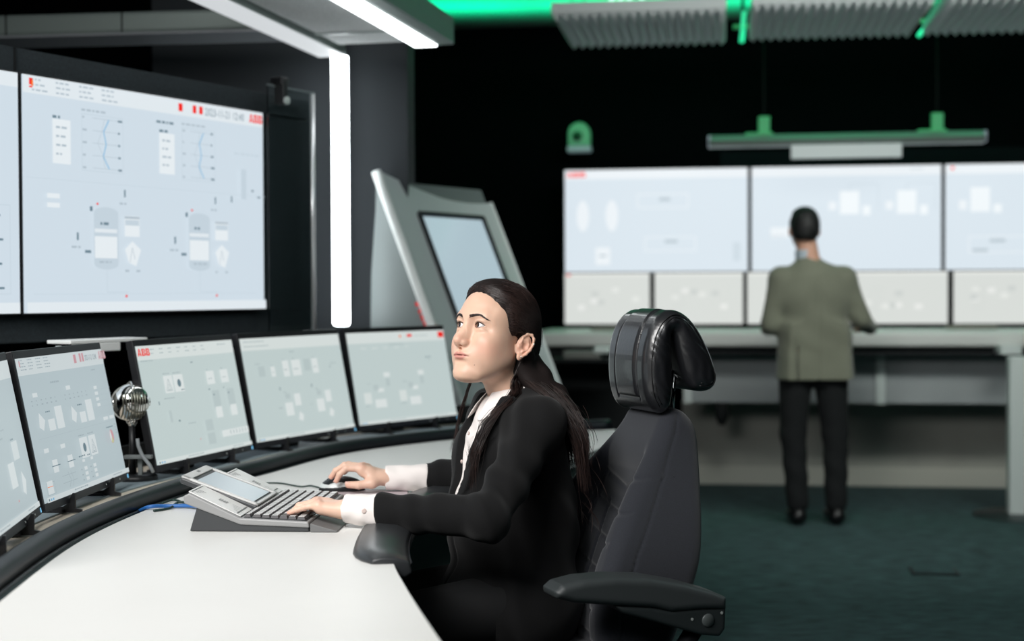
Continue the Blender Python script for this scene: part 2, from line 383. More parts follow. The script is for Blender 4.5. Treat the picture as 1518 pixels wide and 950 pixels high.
class UY:   # squeezes y offsets below an anchor
    def __init__(s, u, y, k): s.u, s.y0, s.k = u, y, k
    def q(s, y): return s.y0+(y-s.y0)*s.k
    def rect(s, a, b, c, d, m): s.u.rect(a, s.q(b), c, s.q(d), m)
    def ellipse(s, x, y, rx, ry, m): s.u.ellipse(x, s.q(y), rx, ry*s.k, m)
    def words(s, x, y, *a): s.u.words(x, s.q(y), *a)
    def poly(s, P, m): s.u.poly([(x, s.q(y)) for x, y in P], m)
    def line(s, P, *a): s.u.line([(x, s.q(y)) for x, y in P], *a)
def reactor(u, x, y):
    u = UY(u, y, .84)   # tank symbol with cards beside it
    u.rect(x, y, x+.095, y+.27, SHADE); u.ellipse(x+.0475, y+.27, .0475, .03, SHADE); u.ellipse(x+.0475, y, .0475, .03, SHADE)
    u.words(x+.025, y+.05, 2, DARK, .012); u.rect(x+.003, y+.085, x+.09, y+.105, HD); u.rect(x+.003, y+.125, x+.09, y+.24, CARD); u.words(x+.02, y+.255, 3, LINE)
    u.rect(x+.12, y+.01, x+.18, y+.12, CARD); u.rect(x+.12, y+.012, x+.18, y+.024, LINE); u.rect(x+.122, y+.03, x+.178, y+.06, SHADE)
    u.poly([(x+.15, y+.145), (x+.185, y+.19), (x+.165, y+.28), (x+.135, y+.26), (x+.12, y+.19)], CARD); u.line([(x+.14, y+.26), (x+.15, y+.18), (x+.16, y+.24)], LINE, .003)
    u.words(x+.12, y+.30, 1, LINE); u.words(x+.165, y+.30, 1, LINE)
    u.rect(x-.015, y-.03, x-.005, y-.005, DARK); u.rect(x+.01, y-.05, x+.018, y-.04, RED); u.rect(x-.065, y+.11, x-.058, y+.15, DARK)
    u.rect(x-.035, y+.2, x-.012, y+.215, DARK); u.words(x-.085, y+.18, 2, LINE); u.line([(x+.048, y+.3), (x+.048, y+.42), (x+.13, y+.42)], SHADE, .003)
    u.rect(x+.12, y+.435, x+.128, y+.448, RED); u.rect(x+.118, y-.13, x+.124, y-.09, DARK); u.words(x+.1, y-.06, 2, LINE)
def cards(u, lst):
    for x, y, w, h in lst:
        u.rect(x, y, x+w, y+h, CARD); u.words(x+w*.15, y-.018, 1, LINE); u.rect(x+w*.15, y+h*.55, x+w*.7, y+h*.6, LINE)
def taskbar(u, y=.965):
    u.rect(0, y, 1, 1, HD)
    for i in range(3): u.rect(.012+i*.022, y+.012, .024+i*.022, y+.027, BLUE if i else DARK)
    u.words(.3, y+.01, 9, LINE); u.words(.78, y+.01, 7, LINE)
def warn(u, x, y, s=1):   # triangle card and disc card
    u.rect(x, y, x+.085*s, y+.15*s, CARD)
    u.line([(x+.043*s, y+.03*s), (x+.015*s, y+.13*s), (x+.071*s, y+.13*s), (x+.043*s, y+.03*s)], LINE, .006)
    u.line([(x+.043*s, y+.07*s), (x+.03*s, y+.12*s), (x+.056*s, y+.12*s), (x+.043*s, y+.07*s)], LINE, .005)
    u.words(x, y-.022, 4, LINE)
def disc(u, x, y, s=1):
    u.rect(x, y, x+.095*s, y+.15*s, CARD); u.ellipse(x+.05*s, y+.075*s, .018*s, .034*s, DARK); u.words(x+.06*s, y+.13*s, 2, DARK); u.words(x, y-.022, 4, LINE)
def ui_wall(u, kind):
    u.rect(0, 0, 1, .075 if kind else .06, HD)
    if kind:
        header_text(u, .012, 3); u.rect(.02, .012, .032, .04, RED); u.rect(.028, .02, .034, .045, ORANGE); u.rect(.02, .045, .031, .052, RED)
        u.rect(.6, .018, .618, .055, RED); u.rect(.663, .018, .679, .055, RED); u.rect(.692, .018, .708, .055, RED)
        u.text('2023-11-21 12:40', .718, .057, .036, DARK, .0, .80); u.logo(.93, .058, .042, RED, HD, .4)
        for x in (.10, .515):
            u.rect(x, .17, x+.065, .36, CARD); u.words(x, .155, 2, DARK, .012)
            for k in range(4): u.words(x+.012, .2+k*.038, 2, LINE)
        trend(u, .205, .13, .16, .25); trend(u, .61, .13, .15, .25); u.words(.5, .115, 4, DARK, .011); u.words(.85, .22, 6, SHADE)
        for k in (0, 1): u.rect(.075, .49+k*.04, .12, .51+k*.04, CARD)
        reactor(u, .245, .56); reactor(u, .635, .56); u.rect(.83, .44, .836, .47, DARK); u.rect(.88, .3, .905, .45, SHADE); u.words(.93, .4, 1, DARK); u.words(.96, .43, 1, DARK)
        u.line([(0, .43), (1, .43)], SHADE, .002); u.line([(.02, .92), (.95, .92)], SHADE, .002); u.rect(0, .955, 1, 1, HD)
    else:
        u.words(.9, .03, 3, LINE); u.frame(.6, .55, .97, .92, SHADE)
        for k in range(4): u.line([(.62, .6+k*.1), (.94, .6+k*.1)], SHADE, .003); u.words(.93, .59+k*.1, 1, DARK)
        u.rect(0, .955, 1, 1, HD)
def ui_desk(u, kind):
    u.rect(0, 0, 1, .12, HD)
    if kind == 'a':
        u.logo(.012, .085, .062, RED, HD, .5)
        for i in range(2):
            for k in range(7): u.words(.13+k*.085, .03+i*.035, 2, LINE)
        u.words(.82, .03, 5, LINE); u.words(.02, .125, 7, LINE); u.words(.5, .17, 2, DARK, .012)
        warn(u, .2, .27); disc(u, .295, .27)
        cards(u, [(.635, .27, .085, .12), (.79, .27, .085, .12)])
        for x in (.66, .825):
            u.rect(x, .45, x+.08, .62, SHADE); u.rect(x+.01, .60, x+.08, .70, CARD); u.rect(x+.015, .48, x+.025, .495, DARK); u.words(x-.03, .43, 1, DARK)
        u.rect(.11, .48, .117, .51, DARK); u.words(.17, .46, 5, LINE); u.rect(.19, .57, .215, .67, SHADE); u.rect(.27, .66, .285, .675, DARK); u.words(.36, .7, 4, LINE)
        u.rect(.53, .70, .61, .80, SHADE); u.rect(.53, .82, .61, .92, SHADE); u.rect(.69, .82, .99, .88, CARD)
        for k in range(6): u.rect(.78+k*.034, .83, .788+k*.034, .865, LINE)
        u.rect(.45, .85, .455, .862, RED)
    elif kind == 'b':
        u.words(.03, .03, 10, LINE); u.words(.03, .075, 14, LINE); u.words(.45, .15, 2, LINE, .012)
        cards(u, [(.36, .24, .06, .16), (.45, .24, .09, .16), (.66, .24, .06, .15), (.24, .29, .04, .1)])
        u.rect(.12, .28, .18, .38, SHADE); u.rect(.57, .24, .64, .36, SHADE); u.words(.1, .25, 3, LINE); u.words(.85, .3, 4, LINE); u.rect(.84, .33, .848, .345, DARK)
        for x in (.32, .64):
            u.rect(x, .66, x+.075, .79, CARD); u.rect(x+.1, .58, x+.16, .70, CARD); u.rect(x+.01, .57, x+.06, .62, SHADE)
            u.poly([(x+.13, .76), (x+.165, .8), (x+.15, .86), (x+.11, .84)], CARD); u.rect(x-.03, .5, x-.022, .53, DARK); u.words(x, .55, 2, LINE); u.words(x-.07, .7, 2, LINE)
    elif kind == 'c':
        u.rect(.52, .04, .535, .07, ORANGE); u.rect(.6, .035, .65, .065, RED); u.rect(.93, .02, .99, .085, RED); u.words(.68, .05, 8, LINE)
        for k in range(5): u.words(.12+k*.11, .17, 3, HD, .014)
        u.words(.75, .3, 3, DARK); u.words(.78, .33, 2, LINE); u.words(.4, .14, 8, LINE)
        for x in (.18, .53):
            u.rect(x, .74, x+.11, .83, CARD); u.rect(x+.04, .62, x+.1, .66, CARD); u.rect(x+.12, .45, x+.18, .50, CARD); u.rect(x-.1, .66, x-.03, .78, HD)
            u.rect(x, .58, x+.05, .64, SHADE); u.rect(x+.13, .52, x+.17, .6, SHADE); u.words(x-.05, .56, 2, LINE); u.words(x-.1, .8, 3, LINE)
    elif kind == 'd':   # dense overview
        header_text(u, .012, 4); u.rect(.02, .02, .03, .06, FRED); u.rect(.62, .02, .65, .085, FRED); u.rect(.69, .015, .712, .08, FRED); u.rect(.722, .015, .744, .08, FRED)
        u.text('2023-11-21 12:40', .755, .075, .042, DARK, 0, .60); u.logo(.935, .08, .065, FRED, HD, .4); u.words(.3, .19, 5, LINE, .013); u.words(.8, .15, 3, LINE)
        for x in (.06, .42):
            for k in range(6): u.words(x+k*.05, .30, 1, LINE); u.words(x+k*.05, .33, 1, LINE)
            u.poly([(x+.05, .39), (x+.1, .45), (x+.07, .52), (x+.03, .49)], CARD); u.rect(x+.13, .45, x+.2, .53, CARD); u.rect(x+.22, .37, x+.3, .53, CARD); u.words(x+.12, .39, 3, DARK)
        u.rect(.45, .24, .5, .27, CARD); u.rect(.08, .25, .13, .28, CARD)
        for r in range(4):
            u.rect(.78, .28+r*.045, .82, .305+r*.045, CARD)
            for k in range(4): u.line([(.78, .31+r*.045), (.99, .31+r*.045)], SHADE, .002)
        u.rect(.82, .53, .88, .555, CARD); u.rect(.9, .53, .96, .555, CARD); u.line([(.05, .57), (.97, .57)], SHADE, .003)
        u.ellipse(.88, .69, .026, .055, FRED); u.ellipse(.88, .69, .024, .05, CARD, 12, 2.2, 4.6); u.ellipse(.88, .69, .024, .05, GREEN, 12, 1.0, 2.2); u.words(.83, .61, 5, DARK)
        for k in range(4): u.words(.94, .6+k*.022, 1, LINE)
        disc(u, .47, .635, 1.0); warn(u, .58, .635, 1.0); u.rect(.07, .64, .12, .67, CARD); u.rect(.25, .64, .3, .67, CARD)
        for x in (.13, .3): u.rect(x, .73, x+.055, .82, CARD); u.rect(x-.01, .77, x+.08, .776, DARK)
        u.frame(.02, .87, .11, .975-.02, LINE); u.rect(.03, .86, .09, .95, CARD); u.line([(.03, .9), (.09, .9)], ORANGE, .004)
        u.line([(.2, .86), (.36, .86)], LINE, .003); u.line([(.2, .91), (.36, .91)], LINE, .003); u.line([(.27, .84), (.29, .9), (.26, .95)], LINE, .004); u.line([(.3, .84), (.32, .9), (.3, .95)], LINE, .003)
        for r in range(3):
            for x in (.46, .57): u.rect(x, .845+r*.038, x+.035, .87+r*.038, CARD); u.words(x-.04, .855+r*.038, 1, LINE)
        u.words(.42, .76, 4, DARK); u.rect(.45, .79, .48, .81, CARD); u.rect(.55, .79, .58, .81, CARD)
    else:
        header_text(u, .02, 3)
        for x, y in ((.15, .5), (.62, .52)):
            u.rect(x, y+.12, x+.1, y+.28, CARD); u.rect(x+.12, y, x+.22, y+.12, HD); u.poly([(x+.19, y+.2), (x+.24, y+.27), (x+.2, y+.36), (x+.16, y+.33)], CARD)
            u.words(x-.05, y-.05, 3, LINE); u.words(x+.12, y-.02, 3, DARK); u.rect(x+.05, y+.36, x+.058, y+.372, RED); u.words(x, y-.1, 3, LINE)
    taskbar(u)
def ui_far(u, k):
    u.rect(0, 0, 1, .09, HD)
    if k == 0:
        u.logo(.012, .07, .05, RED, HD, .6)
        for x in (.06, .22): u.ellipse(x+.04, .45, .035, .15, HD); u.rect(x+.03, .3, x+.05, .6, HD)
        u.frame(.4, .24, .68, .38, HD, .008); u.rect(.52, .28, .58, .31, LINE); u.frame(.44, .66, .72, .8, HD, .008); u.rect(.55, .69, .62, .72, LINE); u.rect(.17, .76, .25, .93, HD); u.rect(.19, .83, .23, .85, LINE); u.rect(.92, .72, .96, .9, SHADE)
    elif k == 1:
        u.words(.84, .03, 4, LINE); u.rect(.0, .12, .5, .12, LINE)
        for x in (.47, .77): u.rect(x, .24, x+.1, .46, CARD); u.rect(x+.12, .38, x+.16, .47, CARD); u.rect(x-.06, .34, x-.02, .42, HD); u.line([(x+.05, .24), (x+.05, .17), (x+.2, .17), (x+.2, .42)], SHADE, .008)
        u.rect(.1, .58, .2, .68, HD); u.words(.1, .66, 5, LINE)
    else:
        u.rect(.03, .02, .045, .05, RED)
        for x in (.13, .52): u.rect(x, .22, x+.1, .45, CARD); u.rect(x+.12, .38, x+.16, .46, CARD); u.rect(x-.06, .34, x-.02, .43, HD)
        u.frame(.12, .68, .5, .84, HD, .008); u.rect(.23, .71, .31, .74, LINE); u.rect(.14, .8, .22, .83, LINE)
def ui_farm(u, k):
    u.rect(0, 0, 1, .06, HD)
    if k in (0, 3): u.rect(.02, .015, .07, .05, RED)
    rr = random.Random(k+3)
    for i in range(6):
        x = rr.uniform(.15, .8); y = rr.uniform(.25, .7); u.rect(x, y, x+.08, y+.1, [CARD, SHADE, HD][i % 3])
    for i in range(5): u.words(.2, .3+i*.1, 8, SHADE, .012)
# ================================================================== LARGE SCREEN WALL (left)
vA = Vector((-1.393, 4.24, 0)); vy = math.atan2(vd.y, vd.x)
def slab_screen(name, root, x0, w, z0, h, key, fn, kind, depth=.05, bez=.006, body=black_pl):
    """screen whose face looks to -Y of root; part = housing > screen > graphics"""
    b = MB(); b.box((x0+w/2, depth/2+.002, z0+h/2), (w+2*bez, depth, h+2*bez)); ho = b.obj(name, body, root, bevel=.003)
    u = UI(w, h); u.rect(0, 0, 1, 1, BG); fn(u, kind)
    b = MB(); b.box((0, .0, h/2), (w, .006, h)); sc = b.obj('screen', PAL[key][BG], root); sc.location = (x0+w/2, 0, z0)
    g = u.done(sc, key); g.location = (0, -.003, 0)
    return sc
t = thing('video_wall_surround', 'black felt-covered frame around the big wall screens on the left', 'screen frame', vA, vy)
b = MB(); L1 = 1.36
b.box((-.65+(L1-.65)/2+.325-.36, .12, 1.94), (L1+1.9, .2, .0001))
b = MB()
xs0, xs1 = -1.9, 1.40
b.box(((xs0+xs1)/2, .11, (1.912+1.985)/2), (xs1-xs0, .16, .073)); b.obj('top_panel', felt, t, bevel=.004)
b = MB(); b.box(((xs0+xs1)/2, .11, (1.137+1.217)/2), (xs1-xs0, .16, .08)); b.obj('bottom_panel', felt, t, bevel=.004)
b = MB(); b.box(((1.094+xs1)/2, .11, 1.5625), (xs1-1.094, .16, .69)); b.obj('side_panel', felt, t)
b = MB(); b.box((-.3, .17, 1.5625), (3.2, .04, .7)); b.obj('backing', matte_blk, t)
b = MB(); b.box((0.0, .03, 1.948), (.004, .012, .074)); b.obj('seam', matte_blk, t)
for x0, lab in ((0.0, 'large wall screen with zigzag charts and tank symbols'), (-1.105, 'large wall screen cut off by the left edge of the photo')):
    s_ = thing('wall_screen', lab, 'screen', vA+vd*x0, vy)
    slab_screen('housing', s_, 0, 1.086, 1.224, .682, 'wall_screen', ui_wall, 1 if x0 == 0 else 0, .08)
# glass sheet with bright edge beside the screen, clip on top
t = thing('glass_panel', 'clear glass panel with bright edge right of the large wall screen', 'glass panel', vA+vd*1.10-vn*-.03, vy)
gm = mat('panel_glass', (.9, 1, 1, 1), .03, transmission=1)
b = MB(); b.box((.115, 0, 1.575), (.27, .006, .86)); b.obj('pane', gm, t)
b = MB(); b.tube([(.238, 0, 1.145), (.238, 0, 1.998)], .0095, 12); b.obj('edge_strip', mat('bright_edge', S(245, 248, 250), .3, .6), t, True)  # whitened half-metal tube, shaped to shine like the light-carrying glass edge
b = MB(); b.box((.115, 0, 2.003), (.27, .008, .006)); b.obj('top_edge', mat('frosted_top', S(120, 130, 132), .3), t)
b = MB(); b.box((.035, -.015, 1.985), (.028, .045, .095)); b.box((.035, -.01, 2.018), (.04, .05, .03)); b.obj('clip', black_pl, t, bevel=.004)
b = MB(); b.lathe([(.001, -.004), (.014, -.004), (.014, .004), (.001, .004)], (.035, -.042, 1.95), 16, Matrix.Rotation(math.pi/2, 3, 'X')); b.obj('clip_knob', mat('pale_knob', S(190, 200, 196), .35), t, True)
# support bracket below the screens
p = U(104, 512, 4.08)
t = thing('screen_stand', 'white metal column and bracket under the large wall screens', 'stand', (p.x, p.y+.02, 0), vy)
b = MB(); b.box((.03, 0, .56), (.1, .08, 1.11)); b.obj('column', mat('bright_white_metal', S(246, 248, 246), .35), t, bevel=.004)
b = MB(); b.box((-.16, .04, .56), (.2, .1, 1.11)); b.obj('cable_column', mat('dim_grey', S(110, 112, 108), .5), t, bevel=.01)
b = MB(); b.box((-.31, .05, .56), (.025, .06, 1.11)); b.obj('post', alu, t)
b = MB(); b.box((.10, -.0, 1.147), (.30, .09, .010)); b.box((.07, -.02, 1.130), (.14, .05, .024)); b.obj('bracket', mat('bright_white_metal', S(246, 248, 246), .35), t, bevel=.002)
for x in (-.07, .0, .13, .2):
    b = MB(); b.lathe([(.004, -.02), (.008, -.02), (.008, 0), (.004, 0)], (x, -.02, 1.138), 10); b.obj('bolt', alu, t, True)
b = MB(); b.box((-.1, .0, .01), (.6, .5, .02)); b.obj('foot_plate', black_pl, t)
# ================================================================== FAR SCREENS AND CONSOLE
sA = Vector((.358, 9.97, 0)); sx = Vector((math.cos(RZ), math.sin(RZ), 0)); sn = Vector((-sx.y*-1, -sx.x, 0))  # sn toward the viewer
sn = Vector((sx.y, -sx.x, 0))
big = ['large far screen at the left of the upper row, partly behind nothing, with white ovals', 'large far screen in the middle of the upper row behind the man', 'large far screen cut off by the right edge of the photo']
big[0] = 'large far screen left of the man, leftmost of the upper row'
for k in range(3):
    r = thing('wall_screen', big[k], 'screen', sA+sx*(k*1.238), RZ, 'big screens on the far wall')
    slab_screen('housing', r, 0, 1.212, 1.407, .682, 'far_screen', ui_far, k, .09)
bx = [(838, 966), (971, 1104), (1108, 1254), (1259, 1407), (1413, 1556)]
lbl = ['low far monitor at the left end of the lower row', 'low far monitor above the headrest, second from the left in the lower row', 'low far monitor mostly hidden by the man\'s left shoulder', 'low far monitor right of the man\'s elbow', 'low far monitor at the right edge, last of the lower row']
for k, (a, c) in enumerate(bx):
    def onl(px):   # point on the monitor line
        s0 = sA-Vector((0, .0, 0)); tx = (px-759)/FPX; t_ = (tx*s0.y-s0.x)/(sx.x-tx*sx.y); return t_
    t0, t1 = onl(a), onl(c)
    r = thing('monitor', lbl[k], 'monitor', sA+sx*t0+sn*.02+Vector((0, 0, 1.03)), RZ, 'small monitors on the far console')
    slab_screen('housing', r, 0, t1-t0-.012, .03, .338, 'far_monitor', ui_farm, k, .04)
    b = MB(); b.box(((t1-t0)/2, .06, .04), (.08, .05, .08)); b.box(((t1-t0)/2, .06, .005), (.22, .16, .01)); b.obj('stand', black_pl, r)
# console: worktop, apron panels, legs
o0 = sA+sx*(-.12); cL = 5.0
t = thing('far_console', 'long grey standing-height console desk under the far screens', 'desk', o0, RZ)
cz = 1.03
b = MB(); b.box((cL/2, -.42, cz-.045), (cL, 1.0, .088)); b.obj('worktop', mat('pale_worktop', S(205, 208, 205), .45), t, bevel=.02, seg=3)
b = MB(); b.box((cL/2, -.40, cz-.115), (cL-.04, .92, .05)); b.obj('under_frame', matte_blk, t)
zt, zb = .885, .585
xp = [.95, 2.12, 3.23]
for i in range(2):
    b = MB(); b.box(((xp[i]+xp[i+1])/2, -.62, (zt+zb)/2), (xp[i+1]-xp[i]-.05, .02, zt-zb)); b.obj('apron_panel', grey_p, t, bevel=.003)
b = MB(); b.box(((xp[0]+xp[2])/2, -.62, zt+.015), (xp[2]-xp[0], .05, .03)); b.obj('apron_rail', grey_p, t)
for x in xp:
    b = MB(); b.box((x, -.63, (zt+zb)/2), (.055, .04, zt-zb+.01)); b.obj('apron_post', alu_w, t, bevel=.004)
b = MB(); b.box((cL/2+.2, .0, .3), (cL-1.4, .03, .5)); b.obj('rear_panel', mat('light_rear_panel', S(165, 166, 158), .6, var=(4, .08)), t)
b = MB(); b.box((cL/2+.2, -.03, .06), (cL-1.4, .03, .12)); b.obj('cable_tray', mat('tray', S(185, 186, 176), .5), t, bevel=.004)
for x in (3.42, 4.6):
    b = MB(); b.box((x, -.15, .45), (.07, .12, .9)); b.obj('leg', alu_w, t, bevel=.004)
b = MB(); b.box((.42, -.3, .45), (.75, .5, .88)); b.obj('pedestal', matte_blk, t, bevel=.01)
p = G(1509, 765, 0)
b = MB(); q = (Rb.inverted() @ (Vector((p.x, p.y, 0))-o0)); b.box((q.x, q.y, .45), (.11, .1, .9)); b.obj('leg', alu_w, t, bevel=.004)
b = MB(); b.box((q.x, -.5, .93), (.12, 1.1, .05)); b.obj('leg_beam', alu_w, t)
b = MB(); b.lathe([(.01, 0), (.24, 0), (.25, .006), (.24, .014), (.01, .02)], (q.x, q.y, 0), 40); b.obj('foot_disc', mat('foot_metal', S(60, 68, 70), .4, .5), t, True)
p = U(1070, 620, 9.25); q = Rb.inverted() @ (p-o0)
b = MB(); b.tube([(q.x, q.y, .62), (q.x, q.y, .5), (q.x, q.y, .44)], [.04, .045, .02], 14); b.obj('cable_socket', matte_blk, t, True)
# small devices lying on the worktop under the screens
for i, (px, w) in enumerate(((905, .24), (1440, .3))):
    p = U(px, 487, 9.35); b = MB(); b.box((0, 0, .012), (w, .12, .022)); o = b.obj('keyboard', mat('far_keyboard', S(130, 128, 118), .5), None, bevel=.004)
    o.location = (p.x, p.y, cz+.0); o.rotation_euler.z = RZ
    tag(o, ['slim grey keyboard on the far console behind the headrest', 'slim grey keyboard on the far console at the right edge'][i], 'keyboard')
# devices on the low shelf left of the console
p = U(862, 519, 8.8)
t = thing('desk_phone', 'blurred grey desk device under the left end of the far console', 'device', (p.x, p.y, p.z-.03), RZ)
b = MB(); b.box((0, .05, .0), (.22, .12, .05)); b.obj('base', mat('dim_device', S(110, 112, 108), .4), t, bevel=.01)
b = MB(); b.box((.12, .02, .03), (.1, .07, .045)); b.obj('handset', alu_w, t, bevel=.015)
b = MB(); b.box((.05, .12, -.03), (.5, .3, .02)); b.obj('shelf_bracket', matte_blk, t)
# hanging light bar
pa = U(1052, 215, 9.3); pb = U(1460, 205, 8.98); ctr = (pa+pb)/2; ln = (pb-pa).length
t = thing('hanging_light_bar', 'long flat grey light bar hanging above the far screens', 'lamp', (ctr.x, ctr.y, 2.17), RZ)
b = MB(); b.prism([(-.07, .0), (.07, .0), (.09, .03), (.04, .07), (-.04, .07), (-.09, .03)], -ln/2, ln/2, lambda u, v, w: (w, u, v)); b.obj('body', mat('bar_grey', S(120, 130, 126), .45, .3), t, bevel=.004)
for sg in (-1, 1):
    b = MB(); b.box((sg*ln/2, 0, .035), (.02, .15, .07)); b.obj('end_cap', mat('pale_cap', S(190, 195, 215), .3), t, bevel=.01)
    b = MB(); b.box((sg*ln*.315, 0, .075), (.17, .06, .02)); b.box((sg*ln*.315+.03, 0, .13), (.07, .04, .11)); b.obj('hanger', mat('green_lit_bracket', S(60, 190, 120), .5), t, bevel=.004)  # green of the ceiling light put into the hanger colour
    b = MB(); b.tube([(sg*ln*.315+.03, 0, .18), (sg*ln*.315+.03, 0, .97)], .003, 6); b.obj('wire', matte_blk, t)
b = MB(); b.box((.0, -.09, -.045), (.66, .02, .085)); b.obj('light_panel', mat('bar_panel', S(170, 176, 176), .4, emit=S(150, 162, 162), es=.5), t, bevel=.004)
# rounded device high on the back wall
p = U(859, 205, 10.2)
t = thing('wall_alarm', 'small rounded pale green device with dark disc above the far screens', 'alarm device', (p.x, p.y, p.z), RZ)
gdev = mat('pale_green_plastic', S(120, 190, 150), .4, emit=S(40, 110, 75), es=.35)
b = MB(); n = 14; prof = [(.075*math.cos(a), .075*math.sin(a)+.03) for a in [math.pi*i/n for i in range(n+1)]]+[(-.075, -.05), (.075, -.05)]
b.prism(prof, -.05, .05, lambda u, v, w: (u, w, v)); b.obj('housing', gdev, t, bevel=.01)
b = MB(); b.lathe([(.001, 0), (.03, 0), (.034, .008), (.001, .012)], (-.01, -.05, .01), 20, Matrix.Rotation(math.pi/2, 3, 'X')); b.obj('disc', mat('dark_green', S(10, 80, 50), .3), t, True)
b = MB(); b.box((0, 0, -.075), (.16, .11, .04)); b.obj('base', mat('pale_lens', S(150, 170, 175), .3, emit=S(110, 130, 135), es=.4), t, bevel=.006)
b = MB(); b.box((0, .12, -.02), (.06, .18, .06)); b.obj('arm', matte_blk, t)
# ================================================================== CEILING PANELS
foam = mat('grey_acoustic_foam', S(222, 228, 230), .9)
pn = G(815, 20, 2.8); 
def cpt(px, py, z=2.8): return G(px, py, z)
cn = [cpt(817, 20), cpt(1115, 6), cpt(1408, -4)]
labs = ['leftmost hanging grey acoustic ceiling panel with knobbly underside', 'middle hanging grey acoustic ceiling panel with knobbly underside', 'hanging grey acoustic ceiling panel cut by the top right corner']
pyb = MB(); nx, ny = 18, 18; W_, D_ = .95, 1.05
for i in range(nx):
    for j in range(ny):
        x0, x1 = W_*i/nx, W_*(i+1)/nx; y0, y1 = D_*j/ny, D_*(j+1)/ny
        pyb.add([(x0, y0, 0), (x1, y0, 0), (x1, y1, 0), (x0, y1, 0), ((x0+x1)/2, (y0+y1)/2, -.032)], [(1, 0, 4), (2, 1, 4), (3, 2, 4), (0, 3, 4)])
for i, c in enumerate(cn):
    t = thing('ceiling_panel', labs[i], 'ceiling panel', (c.x, c.y, 2.8), RZ, 'acoustic panels under the green ceiling')
    b = MB(); b.box((W_/2, D_/2, .03), (W_, D_, .058)); b.obj('board', foam, t, bevel=.004)
    if i == 0: p0 = pyb.obj('foam_knobs', foam, t); p0['kind'] = 'stuff'
    else: p1 = p0.copy(); COL.objects.link(p1); p1.parent = t
    for x in (.1, W_-.1):
        for y in (.15, D_-.15):
            b = MB(); b.tube([(x, y, .058), (x, y, .35)], .004, 6); b.obj('hanger_wire', matte_blk, t)
grn = emi('green_led', (60, 235, 165), 1.0)
for i, (px, py) in enumerate(((1103, 22), (1396, 12))):
    p = G(px, py, 2.86)
    t = thing('green_light_tube', ['green light tube between the left and middle ceiling panels', 'green light tube between the middle and right ceiling panels'][i], 'lamp', (p.x, p.y, 2.87), RZ)
    b = MB(); b.tube([(0, .0, 0), (0, .95, 0)], .014, 10); b.obj('tube', grn, t, True)
    b = MB(); b.box((.0, .45, .0), (.12, .04, .02)); b.obj('clamp', mat('clamp_green', S(90, 200, 140), .5), t)
    b = MB(); b.tube([(0, .45, .015), (0, .45, .28)], .01, 8); b.obj('stem', matte_blk, t)
for i, px in enumerate((907, 920, 933, 951)):
    p = G(px, 8, 3.0); b = MB(); b.lathe([(.002, -.006), (.014, -.006), (.016, 0), (.014, .15), (.002, .15)], (0, 0, 0), 12)
    o = b.obj('ceiling_spot', emi('spot_glow', (190, 255, 225), 2), None, True); o.location = (p.x, p.y, 3.0); tag(o, ['leftmost of four tiny bright ceiling spots above the left acoustic panel', 'second from the left of four tiny ceiling spots', 'third from the left of four tiny ceiling spots', 'rightmost of four tiny bright ceiling spots, set slightly apart'][i], 'lamp', 'tiny ceiling spots')
# ================================================================== LUMINAIRE OVER THE CONSOLE
tube_e = mat('light_tube', S(240, 245, 245), .4, emit=(.93, .98, 1, 1), es=9)
strip_e = mat('light_strip', S(240, 245, 245), .4, emit=(.96, .99, 1, 1), es=4.5)
soft_e = mat('soft_light_strip', S(120, 122, 122), .4, emit=(.93, .97, 1, 1), es=.66)
body_g = mat('luminaire_body', S(158, 172, 168), .45, .2)
ZL = 1.28+.91*6.1/5.75; LS_ = 6.1/5.75
pT = U(505, 300, 5.75)
t = thing('frame_lamp', 'large white rectangular frame lamp hanging over the operator console', 'lamp', (pT.x*LS_, 6.1, ZL)); t.scale = (LS_,)*3
dl = Vector((.219, .976, 0)); dn = Vector((.976, -.219, 0))
Rl = Matrix(((dn.x, dl.x, 0), (dn.y, dl.y, 0), (0, 0, 1)))
def lb(b, a, c, z, sx_, sz, mi=0, y0=-3.2, y1=0):   # bar along dl
    cc = Vector((0, 0, 0))+dn*a+dl*((y0+y1)/2)+Vector((0, 0, z)); b.box(cc, (sx_, y1-y0, sz), Rl, mi)
b = MB(); lb(b, -.030, 0, .05, .11, .09); b.obj('left_profile', body_g, t, bevel=.003)
b = MB(); lb(b, -.030, 0, .0025, .108, .005); b.obj('left_light_strip', soft_e, t)
b = MB(); lb(b, .415, 0, .055, .155, .1, y1=-.13); b.obj('right_profile', body_g, t, bevel=.006)
b = MB(); lb(b, .385, 0, .0025, .085, .006, y1=-.135); b.obj('right_light_strip', strip_e, t)
felt_l = mat('grey_felt_pad', S(222, 225, 225), .95, bump=(200, .5, .002), var=(150, .2))
for k, (y0, y1) in enumerate(((-.36, -.12), (-1.16, -.37), (-1.96, -1.17), (-2.76, -1.97))):
    b = MB(); lb(b, .185, 0, .035, .29, .02, y0=y0, y1=y1); b.obj('felt_pad', felt_l, t)
for k in (-.365, -1.165, -1.965):
    b = MB(); lb(b, .185, 0, .022, .3, .006, y0=k-.006, y1=k+.006); b.obj('seam_strip', alu_w, t)
# upright light tube
b = MB(); R_ = .0325; b.tube([(.0, 0, -1.040), (0, 0, -1.03), (0, 0, 0.0)], [R_*.8, R_, R_], 20); b.obj('upright_light_tube', tube_e, t, True)
b = MB(); b.box((0, .035, -.5), (.03, .03, 1.0)); b.obj('tube_spine', body_g, t)
